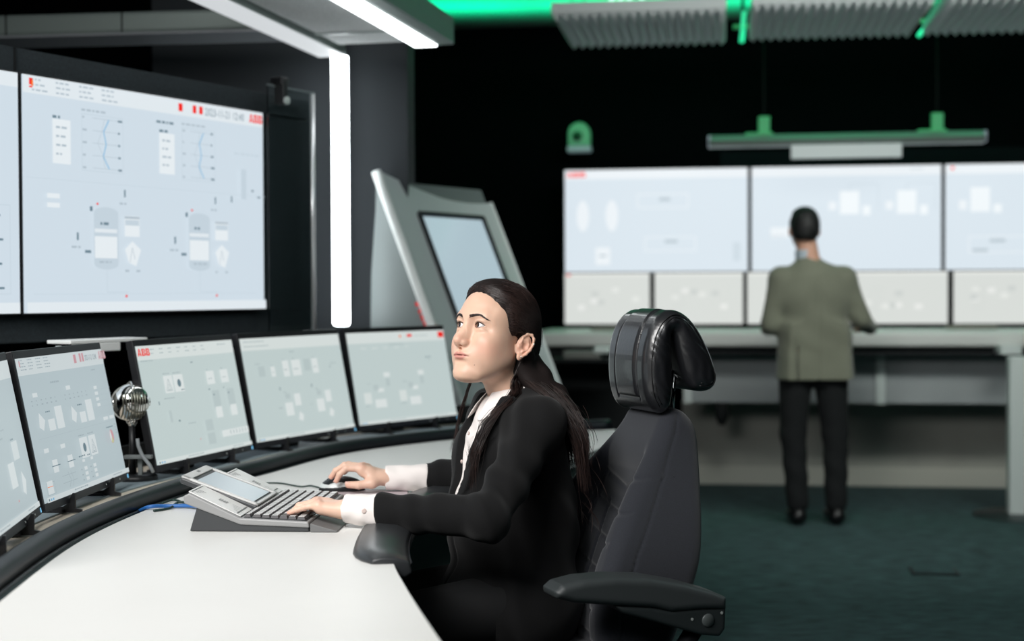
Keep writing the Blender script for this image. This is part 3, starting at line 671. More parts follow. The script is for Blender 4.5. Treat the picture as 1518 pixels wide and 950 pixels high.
# cross arm to the left
ya = -.38; cb = Vector((dn.x*-.1+dl.x*ya, dn.y*-.1+dl.y*ya, 0))
Ra = Matrix.Rotation(math.radians(-7), 3, 'Z')
cb = cb+Vector((0, -.10, -.032))
b = MB(); b.box(cb+Ra @ Vector((-1.25, 0, .078)), (2.5, .22, .075), Ra); b.obj('cross_arm', body_g, t, bevel=.012)
b = MB(); b.box(cb+Ra @ Vector((-1.25, 0, .037)), (2.5, .225, .008), Ra); b.obj('cross_arm_underside', mat('arm_underside', S(205, 210, 216), .18, .3), t)
for xj in (-.52, -.95):
    b = MB(); b.box(cb+Ra @ Vector((xj, -.111, .078)), (.005, .003, .07), Ra); b.obj('joint_seam', matte_blk, t)
for a, y in ((0.2, -.7), (.2, -2.6)):
    q = dn*a+dl*y; b = MB(); b.tube([q+Vector((0, 0, .05)), q+Vector((0, 0, .86))], .004, 6); b.obj('suspension_wire', alu, t)
# ================================================================== KIOSK
kw = Vector((.541, .841, 0)); kn = Vector((.841, -.541, 0)); kO = Vector((-.543, 6.156, 0)); KW = .778
t = thing('kiosk', 'pale leaning information kiosk with inset screen standing behind the desk monitors', 'kiosk', kO)
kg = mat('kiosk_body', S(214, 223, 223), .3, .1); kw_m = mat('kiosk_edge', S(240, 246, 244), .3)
LEAN = .44
def kf(u, z, off=0): return kw*u+kn*((1.766-z)*LEAN+off)+Vector((0, 0, z))   # point on the leaning front
def topz(u): 
    q = u/KW; return 1.782-.124*math.sin(min(q/.9, 1)*math.pi*.5)+.0+.05*max(0, q-.5)
n = 18; us = [KW*i/n for i in range(n+1)]
b = MB(); F = [kf(u, topz(u)) for u in us]; B = [kf(u, topz(u), -.035) for u in us]
F2 = [kf(u, .42) for u in us]; B2 = [kf(u, .42, -.035) for u in us]
b.add(F+F2, [(i, n+1+i, n+2+i, i+1) for i in range(n)]); b.add(B+B2, [(i, i+1, n+2+i, n+1+i) for i in range(n)])
b.add(F+B, [(i, i+1, n+2+i, n+1+i) for i in range(n)]); b.add([F[0], F2[0], B2[0], B[0]], [(0, 1, 2, 3)]); b.add([F[-1], F2[-1], B2[-1], B[-1]], [(3, 2, 1, 0)])
b.obj('front_panel', kg, t)
b = MB(); b.tube([kf(-.004, 1.779-.06*i, -.012) for i in range(23)], .021, 10); b.obj('edge_trim', kw_m, t, True)
b = MB(); b.tube([kf(KW+.004, topz(KW)-.06*i, -.012) for i in range(21)], .014, 10); b.obj('edge_trim', kw_m, t, True)
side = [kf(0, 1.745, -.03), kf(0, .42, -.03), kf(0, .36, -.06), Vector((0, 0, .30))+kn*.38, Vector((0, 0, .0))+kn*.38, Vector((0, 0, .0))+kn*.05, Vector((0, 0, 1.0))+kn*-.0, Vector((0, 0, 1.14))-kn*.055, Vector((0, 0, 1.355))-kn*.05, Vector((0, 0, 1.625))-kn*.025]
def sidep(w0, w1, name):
    b = MB(); k = len(side); b.add([p+kw*w0 for p in side]+[p+kw*w1 for p in side], [tuple(range(k))[::-1], tuple(range(k, 2*k))]+[(i, (i+1) % k, k+(i+1) % k, k+i) for i in range(k)]); return b.obj(name, mat('kiosk_side_darkened', S(118, 128, 128), .5), t)  # side shade put into the colour, as the tube lights it too strongly
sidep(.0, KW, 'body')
# logo on the side face: three red block letters climbing along the edge
u = UI(.115, .06); u.logo(.02, .98, .95, 2, 0, .5); 
lm = [kg, kg, emi('logo_red', (225, 40, 45), .15, base=(225, 40, 45))]
lv = []
cx = .30; cz_ = 1.135
A_ = (kn*.46+Vector((0, 0, -.89))).normalized(); N_ = -kw; Bv = A_.cross(N_)
if Bv.dot(kn) < 0: Bv = -Bv
for q in u.b.v: lv.append(kn*(.225)+Vector((0, 0, 1.20))+A_*(q.x)+Bv*(q.z-.03)+N_*(.002-(q.y+.0004)*.2))
mk('logo', lv, u.b.f, lm, t, mi=u.b.mi)
# inset screen
z1, z0_ = 1.61, .92; u0, u1 = .168, .648
b = MB(); Q = [kf(u0, z1, .004), kf(u1, z1, .004), kf(u1, z0_, .004), kf(u0, z0_, .004)]
b.add(Q, [(0, 3, 2, 1)]); b.obj('screen', mat('kiosk_screen', S(12, 30, 38), .12, emit=S(190, 212, 222), es=.8, spec=.6), t)
b = MB(); T_ = .012
for (a0, b0), (a1, b1) in (((u0, z1), (u1, z1)), ((u1, z1), (u1, z0_)), ((u1, z0_), (u0, z0_)), ((u0, z0_), (u0, z1))): b.tube([kf(a0, b0, .006), kf(a1, b1, .006)], T_, 6)
b.obj('screen_frame', mat('kiosk_frame', S(20, 30, 34), .4), t)
# ================================================================== CONSOLE DESK
ZD = .76
out = [(-.60, 1.35), (-.74, 1.75), (-.83, 2.15), (-.871, 2.525), (-.909, 3.06), (-.888, 3.49), (-.82, 3.90), (-.709, 4.24), (-.533, 4.79), (-.207, 5.22), (.08, 5.44), (.388, 5.58)]
inn = [(.10, 1.35), (-.02, 1.80), (-.109, 2.21), (-.189, 2.61), (-.236, 2.90), (-.25, 3.195), (-.235, 3.5), (-.185, 3.75), (-.08, 4.05), (.05, 4.33), (.19, 4.61), (.357, 5.13)]
O_ = catmull([(x, y, 0) for x, y in out], 8); I_ = catmull([(x, y, 0) for x, y in inn], 8)
CO = thing('operator_console', 'curved white operator console desk with black rail and monitor shelf', 'desk', (-.9, 3.2, 0))
co = Vector(CO.location)
def slab(P, Q, z0, z1, name, m, bevel=0, parent=CO):
    n = len(P); v = [p+Vector((0, 0, z))-co for p in P for z in (z0, z1)]+[p+Vector((0, 0, z))-co for p in Q for z in (z0, z1)]
    a = lambda i, k: 2*i+k; c = lambda i, k: 2*n+2*i+k; f = []
    for i in range(n-1): f += [(a(i, 1), a(i+1, 1), c(i+1, 1), c(i, 1)), (a(i, 0), c(i, 0), c(i+1, 0), a(i+1, 0)), (a(i, 0), a(i+1, 0), a(i+1, 1), a(i, 1)), (c(i, 1), c(i+1, 1), c(i+1, 0), c(i, 0))]
    f += [(a(0, 0), a(0, 1), c(0, 1), c(0, 0)), (a(n-1, 1), a(n-1, 0), c(n-1, 0), c(n-1, 1))]
    return mk(name, v, f, m, parent, bevel=bevel)
I2 = I_
slab(O_, I2, ZD-.03, ZD, 'worktop', white_lam, .002)
oo = lambda d: offset2(O_, d)
slab(oo(.002), oo(.035), ZD-.035, ZD-.008, 'cable_channel', mat('channel', S(14, 34, 34), .6))
b = MB(); 
b.tube([p+Vector((0, 0, .768))-co for p in oo(.052)], .026, 14); b.obj('rail', rail_m, CO, True)
b = MB(); b.tube([p+Vector((0, 0, .75))-co for p in oo(.026)], .007, 8); b.obj('rail_lip', rail_m, CO, True)
slab(oo(.07), oo(.40), .752, .770, 'monitor_shelf', cream, .001)
slab(oo(.15), oo(.30), .7702, .774, 'shelf_mat', mat('shelf_mat', S(150, 165, 172), .5))
slab(oo(.10), oo(.13), .02, .752, 'modesty_panel', mat('modesty', S(120, 130, 126), .6))
slab(oo(.395), oo(.41), .02, .84, 'rear_panel', matte_blk)
for k in (6, 34, 60, 86):
    q = O_[k]; i_ = I_[k]; m_ = q.lerp(i_, .45); b = MB(); b.box(m_+Vector((0, 0, .365))-co, (.08, .06, .73)); b.obj('leg', grey_p, CO, bevel=.004)
    b = MB(); dd = (i_-q); b.box(m_+Vector((0, 0, .015))-co, (dd.length*.7, .08, .03), Matrix.Rotation(math.atan2(dd.y, dd.x), 3, 'Z')); b.obj('foot', grey_p, CO, bevel=.004)
# arm rest pad along the inner edge
idx = [i for i, p in enumerate(I_) if 2.80 < p.y < 3.93]
Pp = [I_[i] for i in idx]; nrm = offset2(I_, .078); Pq = [nrm[i] for i in idx]
b = MB(); nn = len(Pp); prof = [(-.035, -.02), (-.028, .004), (0.0, .016), (.04, .018), (.07, .012), (.08, .0), (.075, -.004), (-.02, -.03)]
V_ = []
for i in range(nn):
    nv = (Pq[i]-Pp[i]).normalized(); e = min(i, nn-1-i); s_ = 1 if e >= 3 else (.55, .8, .94)[e]
    for a, z in prof: V_.append(Pp[i]+nv*(a if a <= 0 else a*s_)+Vector((0, 0, ZD+.002+(z if z < 0 else z*(1 if e else .6))))-co)
k = len(prof); F_ = [(i*k+j, (i+1)*k+j, (i+1)*k+(j+1) % k, i*k+(j+1) % k) for i in range(nn-1) for j in range(k)]
F_ += [tuple(range(k)), tuple((nn-1)*k+j for j in range(k))[::-1]]
rp = thing('arm_rest_pad', 'black padded arm rest clipped to the inner edge of the white console', 'arm rest', co)
mk('pad', V_, F_, mat('black_leatherette', S(48, 50, 52), .36, bump=(700, .15, .0004)), rp, True, bevel=.004)
b = MB(); b.add([p+Vector((0, 0, ZD-.04))-co for p in Pp]+[p+Vector((0, 0, ZD+.002))-co+(Pp[i]-Pq[i]).normalized()*.034 for i, p in enumerate(Pp)], [(i, i+1, nn+i+1, nn+i) for i in range(nn-1)])
b.obj('edge_skirt', black_pl, rp)
# ================================================================== DESK MONITORS
def monitor(bl, br, label, key, kind, tilt=11.3, W0=.597, H0=.334, bezel=None, side=True):
    d = (br-bl); ry = math.atan2(d.y, d.x); c = (bl+br)/2; w = d.length-.004
    r = thing('monitor', label, 'monitor', (c.x, c.y, .8), ry, 'desk monitors on the curved console'); 
    Rt = Matrix.Rotation(-math.radians(tilt), 3, 'X')
    def T(x, y, z): return Rt @ Vector((x, y, z))
    b = MB(); b.box(T(0, .012, H0/2+.012), (w, .022, H0+.028), Rt); b.obj('housing', black_pl, r, bevel=.002)
    b = MB(); b.box(T(0, .034, H0*.48), (w*.62, .026, H0*.6), Rt); b.obj('back_cover', black_pl, r, bevel=.01)
    u = UI(w-.012, H0); u.rect(0, 0, 1, 1, BG); ui_desk(u, kind)
    V2 = [T(p.x, p.y, p.z+.014) for p in [Vector((-w/2+.006, -.0002, 0)), Vector((w/2-.006, -.0002, 0)), Vector((w/2-.006, -.0002, H0-.006)), Vector((-w/2+.006, -.0002, H0-.006))]]
    sc = mk('screen', V2, [(0, 1, 2, 3)], PAL[key][BG], r)
    mk('display_graphics', [T(p.x, p.y, .014+p.z*(H0-.006)/H0) for p in u.b.v], u.b.f, PAL[key], sc, mi=u.b.mi)
    b = MB(); b.box(T(0, -.0005, .0045), (w, .003, .018), Rt); b.obj('lower_bezel', mat('bezel_black', S(42, 44, 50), .4), r)
    for k_ in range(3): b = MB(); b.box(T(w*.2+k_*w*.09, -.0025, .004), (.003, .001, .004), Rt); b.obj('control_button', alu_w, r)
    b = MB(); b.box(T(w*.49, -.0025, .004), (.007, .001, .01), Rt); b.obj('status_light', emi('status_blue', (120, 190, 230), 1), r)
    for s_ in (-.24, .24):   # forked feet gripping the bottom edge
        b = MB(); x = s_*w
        b.prism([(-.045, -.027), (.10, -.027), (.10, -.018), (.0, -.014), (-.012, -.006), (-.024, .018), (-.03, .018), (-.03, -.016), (-.045, -.02)], -.004, .004, lambda a, c_, e: Vector((x+e, a+.015, c_)))
        b.box((x, .06, -.024), (.03, .1, .006)); b.obj('foot', black_pl, r)
        b = MB(); b.lathe([(.001, 0), (.004, 0), (.004, .002), (.001, .002)], (x+.006, .01, -.02), 8, Matrix.Rotation(math.pi/2, 3, 'Y')); b.obj('screw', alu_w, r)
    b = MB(); b.box((0, .075, .06), (.06, .03, .17)); b.obj('support_arm', black_pl, r)
    return r
zb_ = .80
P = lambda x, y: G(x, y, zb_)
monitor(P(190, 0) if 0 else G(66, 757, zb_), G(190, 707, zb_), 'desk monitor left of the chrome microphone, showing dense grey overview', 'side_screen', 'd')
a = G(63, 757, zb_)+Vector((.0, -.012, 0)); dvec = Vector((.075, -.585, 0)); monitor(a+dvec, a, 'nearest desk monitor, cut off by the left edge of the photo', 'edge_screen', 'e')
monitor(G(232, 698, zb_), G(375, 665, zb_), 'desk monitor right of the chrome microphone with warning triangle card', 'desk_screen', 'a')
monitor(G(380, 663, zb_), G(528, 638, zb_), 'desk monitor third from the far right end, between two others below the wall glass', 'desk_screen', 'b')['label'] = 'desk monitor left of the farthest one, right of the one with the triangle'
monitor(G(532, 637, zb_), G(680, 620, zb_), 'farthest desk monitor, right beside the seated woman\'s face', 'desk_screen', 'c')
# ================================================================== CHROME MICROPHONE
p = G(203, 713, .770)
t = thing('desk_microphone', 'chrome ball microphone on black stand between two desk monitors', 'microphone', (p.x, p.y, .7705))
ppm = FPX/p.y
b = MB(); b.lathe([(.002, 0), (.052, 0), (.055, .003), (.055, .014), (.050, .018), (.012, .020), (.002, .02)], (0, 0, 0), 40); b.obj('base', black_pl, t, True).data
b = MB(); b.tube([(-.012, 0, .018), (-.011, 0, .09), (-.012, 0, .155)], [.011, .009, .008], 14); b.obj('stem', black_pl, t, True)
b = MB(); b.tube([(-.012, 0, .15), (-.01, 0, .163), (-.006, 0, .17)], [.010, .012, .009], 12); b.lathe([(.002, -.01), (.014, -.008), (.016, 0), (.012, .008), (.002, .01)], (-.012, 0, .165), 16); b.obj('swivel', chrome, t, True)
hc = Vector((-.016, 0, .213)); MS = 1.24; yaw = math.radians(25)
Rm = Matrix.Rotation(math.radians(-62), 3, 'Z') @ Matrix.Rotation(math.radians(12), 3, 'Y')   # local +X = mic front
prof = [(.001*MS, -.037*MS)]+[(.042*MS*math.sin(a), -.042*MS*math.cos(a)*.9) for a in [math.pi*(.08+.84*i/18) for i in range(19)]]+[(.001, .037*MS)]
Rx = Rm @ Matrix.Rotation(math.pi/2, 3, 'Y')
b = MB(); b.lathe(prof, hc, 40, Rx); b.obj('head', chrome, t, True)
b = MB()
for i in range(9):   # grille slats over the middle band
    o_ = (-.024+i*.006)*MS; r_ = math.sqrt(max((.0428*MS)**2-o_*o_, 0)); 
    pts = [hc+Rm @ Vector((r_*math.cos(w), o_, r_*math.sin(w))) for w in [math.radians(-48+96*j/12) for j in range(13)]]
    b.tube(pts, .0016, 6)
b.obj('grille_slat', mat('grille_metal', S(150, 150, 138), .3, .9), t, True)
b = MB(); pts = [hc+Rm @ Vector((.0445*MS*math.cos(w), -.0, .0445*MS*math.sin(w))) for w in [math.radians(55+250*j/30) for j in range(31)]]; b.tube(pts, .0035, 8)
for s_ in (-1, 1):
    pts = [hc+Rm @ Vector((.044*math.cos(w), s_*.030, .0)) for w in (0, 1)]
    b.lathe([(.001, -.003), (.015, -.003), (.018, 0), (.012, .005), (.001, .006)], hc+Rm @ Vector((0, s_*.0385*MS, 0)), 20, Rm @ Matrix.Rotation(-s_*math.pi/2, 3, 'X'))
b.obj('trim_ring', chrome, t, True)
# silver goose neck bracket behind
p = U(205, 660, 3.98)
t = thing('cable_bracket', 'small white cable bracket in the dark gap behind the microphone', 'bracket', (p.x, p.y, .7705))
b = MB(); b.box((.0, .02, .035), (.012, .012, .07)); b.box((.0, 0, .07), (.075, .02, .010)); b.obj('bar', mat('dull_metal', S(120, 126, 126), .5), t, bevel=.002)
b = MB(); b.tube([(.0, -.01, .12), (.003, -.012, .10), (.014, -.015, .075), (.034, -.018, .05), (.045, -.02, .03)], .005, 8); b.obj('cable', mat('grey_cable', S(150, 155, 158), .4), t, True)
# ================================================================== OPERATOR KEYBOARD
KO = Vector((-.705, 3.2225, ZD)); kang = -math.radians(3.5)
K = thing('operator_keyboard', 'large grey operator keyboard with tilted touch display in front of the woman', 'keyboard', KO, kang)
dk = mat('dark_grey_plastic', S(62, 64, 66), .5, bump=(500, .1, .0003)); gm_ = mat('grey_plastic', S(150, 150, 150), .42); lt = mat('light_grey_plastic', S(232, 232, 230), .4)
sil = mat('silver_plastic', S(205, 205, 203), .35)
KWD = .445
f_ = lambda u, v, w: Vector((u, w, v))
b = MB(); b.prism([(.0, .001), (.262, .001), (.262, .012), (.115, .022), (.02, .062), (.018, .06)], .004, KWD-.004, f_); b.obj('base', dk, K, bevel=.002)
# deck slab following the slope
b = MB(); b.prism([(-.012, .062), (-.012, .078), (.0, .084), (.112, .030), (.262, .0225), (.264, .010), (.112, .016)], 0, KWD, f_); b.obj('deck', [gm_], K, bevel=.003)
b = MB(); b.prism([(-.004, .0845), (.11, .0315), (.112, .033), (-.004, .0875)], .012, .118, f_); b.obj('side_display_panel', lt, K, bevel=.001)
b = MB(); b.prism([(-.004, .0845), (.11, .0315), (.112, .033), (-.004, .0875)], KWD-.118, KWD-.012, f_); b.obj('side_display_panel', lt, K, bevel=.001)
ink = mat('key_print', S(60, 60, 62), .5); inkg = mat('fine_print', S(120, 122, 122), .5)
def deckpt(u, w, off=.0005): return Vector((u, w, .0845+(u+.004)*(-.053/.114)+.003+off))
for w0 in (.012, KWD-.118):
    b = MB(); 
    def qd(u0, w0_, u1, w1_): b.add([deckpt(u0, w0_), deckpt(u1, w0_), deckpt(u1, w1_), deckpt(u0, w1_)], [(0, 1, 2, 3)])
    qd(.0, w0+.008, .0025, w0+.098); qd(.100, w0+.008, .1025, w0+.098)
    for k in range(4): qd(.006, w0+.02+k*.01, .012+.003*k, w0+.023+k*.01); qd(.078+.004*k, w0+.06-k*.012, .097, w0+.0615-k*.012)
    for r_ in range(4):
        for c_ in range(3):
            qd(.05+r_*.005, w0+.045+c_*.007, .0535+r_*.005, w0+.049+c_*.007)
    o = b.obj('printed_marks', inkg, K); o['kind'] = 'stuff'
b = MB()
for k in range(26):
    u_ = .006+k*.0042; b.box(Vector((u_, .123, .0845+(u_+.004)*(-.053/.114)+.002)), (.0022, .004, .003))
o = b.obj('speaker_slots', ink, K); o['kind'] = 'stuff'
# raised display
D0, D1 = Vector((-.052, 0, .103)), Vector((.122, 0, .0385)); dd = (D1-D0).normalized(); dnn = Vector((-dd.z, 0, dd.x)); 
if dnn.z < 0: dnn = -dnn
Rd = Matrix(((dd.x, 0, dnn.x), (0, 1, 0), (dd.z, 0, dnn.z))); Ld = (D1-D0).length; wc = KWD/2; ww = .205
def DB(b, u, w, n_, du, dw, dh): b.box(D0+dd*u+dnn*n_+Vector((0, w, 0)), (du, dw, dh), Rd)
b = MB(); DB(b, Ld/2, wc, -.006, Ld, ww, .014); b.obj('display_housing', mat('display_case', S(64, 66, 68), .45), K, bevel=.004)
b = MB()
DB(b, .011, wc, .003, .022, ww, .005); DB(b, Ld-.004, wc, .003, .008, ww, .005); DB(b, Ld/2, wc-ww/2+.007, .003, Ld, .014, .005); DB(b, Ld/2, wc+ww/2-.007, .003, Ld, .014, .005)
b.obj('display_frame', sil, K, bevel=.0015)
b = MB(); DB(b, Ld/2, wc, .0012, Ld-.03, ww-.03, .002); b.obj('display_border', black_pl, K)
b = MB(); DB(b, Ld/2+.008, wc, .0026, Ld-.048, ww-.044, .001); b.obj('display_screen', mat('touch_screen', S(90, 96, 98), .35, emit=S(160, 172, 178), es=.85, spec=.4), K)
b = MB(); DB(b, .010, wc+.004, .0058, .006, .018, .0004); b.obj('display_mark', inkg, K)
# key bed and keys
kb0, kb1 = .118, .256
def bed(u): return .0298-(u-.112)*.05
b = MB(); b.prism([(kb0, bed(kb0)+.0002), (kb1, bed(kb1)+.0002), (kb1, bed(kb1)+.0016), (kb0, bed(kb0)+.0016)], .012, KWD-.012, f_); b.obj('key_bed', mat('key_bed', S(40, 44, 46), .5), K)
keym = bpy.data.meshes.new('key'); 
def keymesh(w, l):
    b = MB(); h = .0065; a, c_ = l/2, w/2; t_ = .0022
    b.add([(-a, -c_, 0), (a, -c_, 0), (a, c_, 0), (-a, c_, 0), (-a+t_, -c_+t_*.7, h), (a-t_, -c_+t_*.7, h), (a-t_, c_-t_*.7, h), (-a+t_, c_-t_*.7, h)],
          [(4, 5, 6, 7)], 0); b.add([b.v[i] for i in range(8)], [(0, 1, 5, 4), (1, 2, 6, 5), (2, 3, 7, 6), (3, 0, 4, 7), (3, 2, 1, 0)], 1)
    me = bpy.data.meshes.new('key'); me.from_pydata([tuple(q) for q in b.v], [], b.f); me.materials.append(mat('key_top', S(222, 222, 220), .4)); me.materials.append(mat('key_side', S(86, 84, 86), .5))
    me.polygons.foreach_set('material_index', b.mi); return me
pitch = .0188; km = keymesh(.0172, .0178); km_w = keymesh(.0355, .0178); km_t = keymesh(.0172, .0125); km_s = keymesh(.098, .0178)
kd = keymesh(.0172, .0178); kd.materials[0] = mat('dark_key_top', S(92, 84, 80), .4)
def addkey(me, u, w, lab=None):
    o = bpy.data.objects.new('key', me); COL.objects.link(o); o.parent = K; o.location = (u, w, bed(u)+.0016)
    if lab: o['label'] = lab
for r_ in range(7):
    u_ = .126+r_*.0195 if r_ else .1255
    if r_ == 0: 
        for c_ in range(22): addkey(km_t, u_, .024+c_*pitch)
        continue
    c_ = 0; 
    while c_ < 22:
        w_ = .024+c_*pitch
        if r_ == 6 and c_ == 5: addkey(km_s, u_, w_+pitch*2); c_ += 5; continue
        if (r_ in (3, 4, 5) and c_ in (13,)) or (r_ == 6 and c_ == 20): addkey(km_w, u_, w_+pitch/2); c_ += 2; continue
        if r_ == 4 and c_ in (0, 1) or r_ == 5 and c_ == 1: addkey(kd, u_, w_, 'dark brown key'); c_ += 1; continue
        addkey(km, u_, w_); c_ += 1
b = MB(); b.prism([(.266, .001), (.325, .001), (.325, .003), (.268, .019), (.266, .019)], .0, KWD, f_); b.obj('wrist_ledge', mat('wrist_grey', S(112, 112, 112), .45), K, bevel=.002)
# cables behind keyboard
def cable(name, pts, r, m, lab, cat='cable'):
    p0 = Vector(pts[0]); b = MB(); b.tube([q-p0 for q in catmull(pts, 6)], r, 8); o = b.obj(name, m, None, True); o.location = p0; tag(o, lab, cat); return o
cable('blue_cable', [G(205, 758, .752), G(222, 751, .768), G(250, 750, .766), G(284, 755, .768)+Vector((0, .05, 0)), (-.69, 3.40, .772)], .0048, mat('blue_cable', S(45, 105, 175), .4), 'blue cable running behind the operator keyboard')
gc = mat('green_black_cable', S(20, 48, 42), .45)
cable('thin_cable', [G(240, 746, .764), G(258, 741, .766), G(276, 746, .766), (-.69, 3.48, .768)], .003, gc, 'thin dark green cable looping behind the blue cable')
cable('thin_cable', [G(228, 757, .7635), G(252, 753, .7635), G(270, 744, .772), (-.69, 3.52, .768)], .003, gc, 'thin dark cable lying just under the blue cable')
cable('mouse_cable', [G(384, 716, .762), G(415, 716, .763), G(445, 721, .763), G(462, 720, .764), G(484, 726, .766)], .0022, gc, 'thin green mouse cable crossing the white desk to the mouse')
# mouse pad and mouse
mp_ = [G(478, 727, ZD), G(618, 733, ZD), G(604, 741, ZD), G(470, 740, ZD)]
c0 = sum(mp_, Vector())/4
pad = thing('mouse_pad', 'thin pinkish grey mouse pad under the mouse hand', 'mouse pad', (c0.x, c0.y, ZD))
b = MB(); b.prism([(-.13, -.10), (.115, -.10), (.10, .10), (-.13, .10)], .0008, .0028, lambda u, v, w: Vector((u, v, w))); b.obj('sheet', mat('mat_pink', S(188, 176, 180), .6), pad)
b = MB(); b.tube([(-.13, -.10, .0018), (.115, -.10, .0018), (.10, .10, .0018), (-.13, .10, .0018), (-.13, -.10, .0018)], .0014, 6); b.obj('rim', mat('mat_rim', S(18, 60, 52), .5), pad)
# ================================================================== CHAIR
psi = math.radians(20); c_f = np.array([-math.cos(psi), -math.sin(psi), 0]); c_l = np.array([math.sin(psi), -math.cos(psi), 0]); Zu = np.array([0, 0, 1.])
CHO = np.array([.266, 3.438, 0]); CB = (CHO, -c_f, Zu, c_l)   # frame: u backwards, v up, w toward the camera
def cp(u, v, w): return CHO-c_f*u+Zu*v+c_l*w
chair = thing('operator_chair', 'black high-backed operator chair with leather headrest behind the seated woman', 'chair', (float(CHO[0])-.15, float(CHO[1]), 0))
fab = mat('black_chair_fabric', S(30, 33, 41), .88, bump=(900, .5, .0006), var=(500, .25), sheen=.25)
leath = mat('black_leather', S(27, 28, 31), .33, bump=(120, .25, .0012), spec=.9, coat=.3)
hp = [(.02, 1.012), (.004, 1.045), (-.002, 1.10), (.002, 1.15), (.014, 1.192), (.036, 1.222), (.065, 1.236), (.098, 1.226), (.128, 1.195), (.155, 1.148), (.172, 1.105), (.178, 1.08), (.172, 1.062), (.155, 1.052), (.125, 1.054), (.108, 1.066), (.094, 1.10), (.080, 1.15), (.072, 1.185), (.065, 1.19), (.062, 1.17), (.064, 1.12), (.066, 1.06), (.060, 1.02), (.045, 1.003)]
def chaikin(P, n=2):
    for _ in range(n): P = [q for a, b_ in zip(P, P[1:]+P[:1]) for q in ((a[0]*.75+b_[0]*.25, a[1]*.75+b_[1]*.25), (a[0]*.25+b_[0]*.75, a[1]*.25+b_[1]*.75))]
    return P
F = Field(*(lambda a: (a.min(0)-.03, a.max(0)+.03))(np.array([cp(u, v, w) for u in (-.01, .2) for v in (.98, 1.25) for w in (-.13, .13)])), .0026)
F.poly(chaikin(hp), .120, CB, k=0, rnd=.032)
F.d -= .0035
V, Q = F.mesh()
rel = V-CHO; uu = rel@(-c_f); vv = rel[:, 2]; ww = rel@c_l
# fine leather creases on the side panels
grv = (np.exp(-((np.abs(ww)-(.060-.012*np.clip((vv-1.19)/.04,0,1)))/.0022)**2))*((uu < .07) & (vv > 1.03))+np.exp(-((vv-1.035)/.0022)**2)*((uu < .05) & (np.abs(ww) < .06))
padb = np.clip((.058-np.abs(ww))/.012, 0, 1)*np.clip((vv-1.036)/.012, 0, 1)*np.clip((.075-uu)/.02, 0, 1)
Nr = np.stack([uu*0-1, vv*0], 1)
dirv = np.array([-1.0, 0])[None]*1.0; cxy = np.stack([uu-.06, vv-1.12], 1); cxy /= np.linalg.norm(cxy, axis=1, keepdims=True)
dd_ = -(grv*.0035)+padb*.004
V = V+((-c_f)[None]*cxy[:, :1]+Zu[None]*cxy[:, 1:])*dd_[:, None]
cre = .0007*np.sin(uu*260+vv*170+3*np.sin(vv*60))*np.clip((np.abs(ww)-.11)/.008, 0, 1)
V = V+c_l*(cre*np.sign(ww))[:, None]
hr = npmesh('headrest', V, Q, leath, None); wparent(hr, chair)
def inset(poly, d):
    n = len(poly); R = []; ar = sum(poly[i-1][0]*poly[i][1]-poly[i][0]*poly[i-1][1] for i in range(n))
    sg = 1 if ar > 0 else -1
    for i in range(n):
        a = Vector(poly[i-1]); p = Vector(poly[i]); c = Vector(poly[(i+1) % n]); t_ = (c-a).normalized(); R.append(p+Vector((-t_.y, t_.x))*d*sg)
    return R
for d_, nm in ((.010, 'seam'), (.0165, 'seam')):
    for sg in (1, -1):
        pts = inset(hp, d_); pts = [tuple(cp(q[0], q[1], sg*(.1195-(.0035 if d_ < .012 else .0008)))) for q in pts[:15]]
        b = MB(); b.tube(catmull(pts, 4), .0012, 6); o = b.obj(nm, mat('stitching', S(12, 12, 14), .5), None, True); wparent(o, chair)
for w in (-.05, .05):
    b = MB(); b.tube([tuple(cp(.088, .96, w)), tuple(cp(.098, 1.12, w))], .0055, 12); o = b.obj('headrest_post', chrome, None, True); wparent(o, chair)
# backrest
bp = [(.05, 1.010), (.03, .965), (-.02, .90), (-.082, .82), (-.135, .737), (-.17, .65), (-.178, .54), (-.16, .44), (-.10, .40), (-.04, .42), (.010, .52), (.068, .66), (.098, .80), (.118, .885), (.128, .95), (.120, .985), (.09, 1.012)]
def bw(u, v): t_ = np.clip((v-.66)/.37, 0, 1); return .245-(.245-.108)*(t_*t_*(3-2*t_))
ext = lambda U_, V_, W_: (lambda a: (a.min(0)-.02, a.max(0)+.02))(np.array([cp(u, v, w) for u in U_ for v in V_ for w in W_]))
F = Field(*ext((-.12, .15), (.38, 1.03), (-.26, .26)), .0045)
F.poly(chaikin(bp), .25, CB, k=0, rnd=.032, wfn=bw)
# hollow between the bolsters
F.poly([(-.30, .90), (-.30, .38), (-.10, .38), (-.095, .52), (-.07, .62), (-.035, .72), (-.005, .80), (.0, .87), (-.015, .93)], .2, CB, k=.035, mode='s', wfn=lambda u, v: np.interp(v, [.4, .72, .80, .93], [.165, .16, .14, .085]))
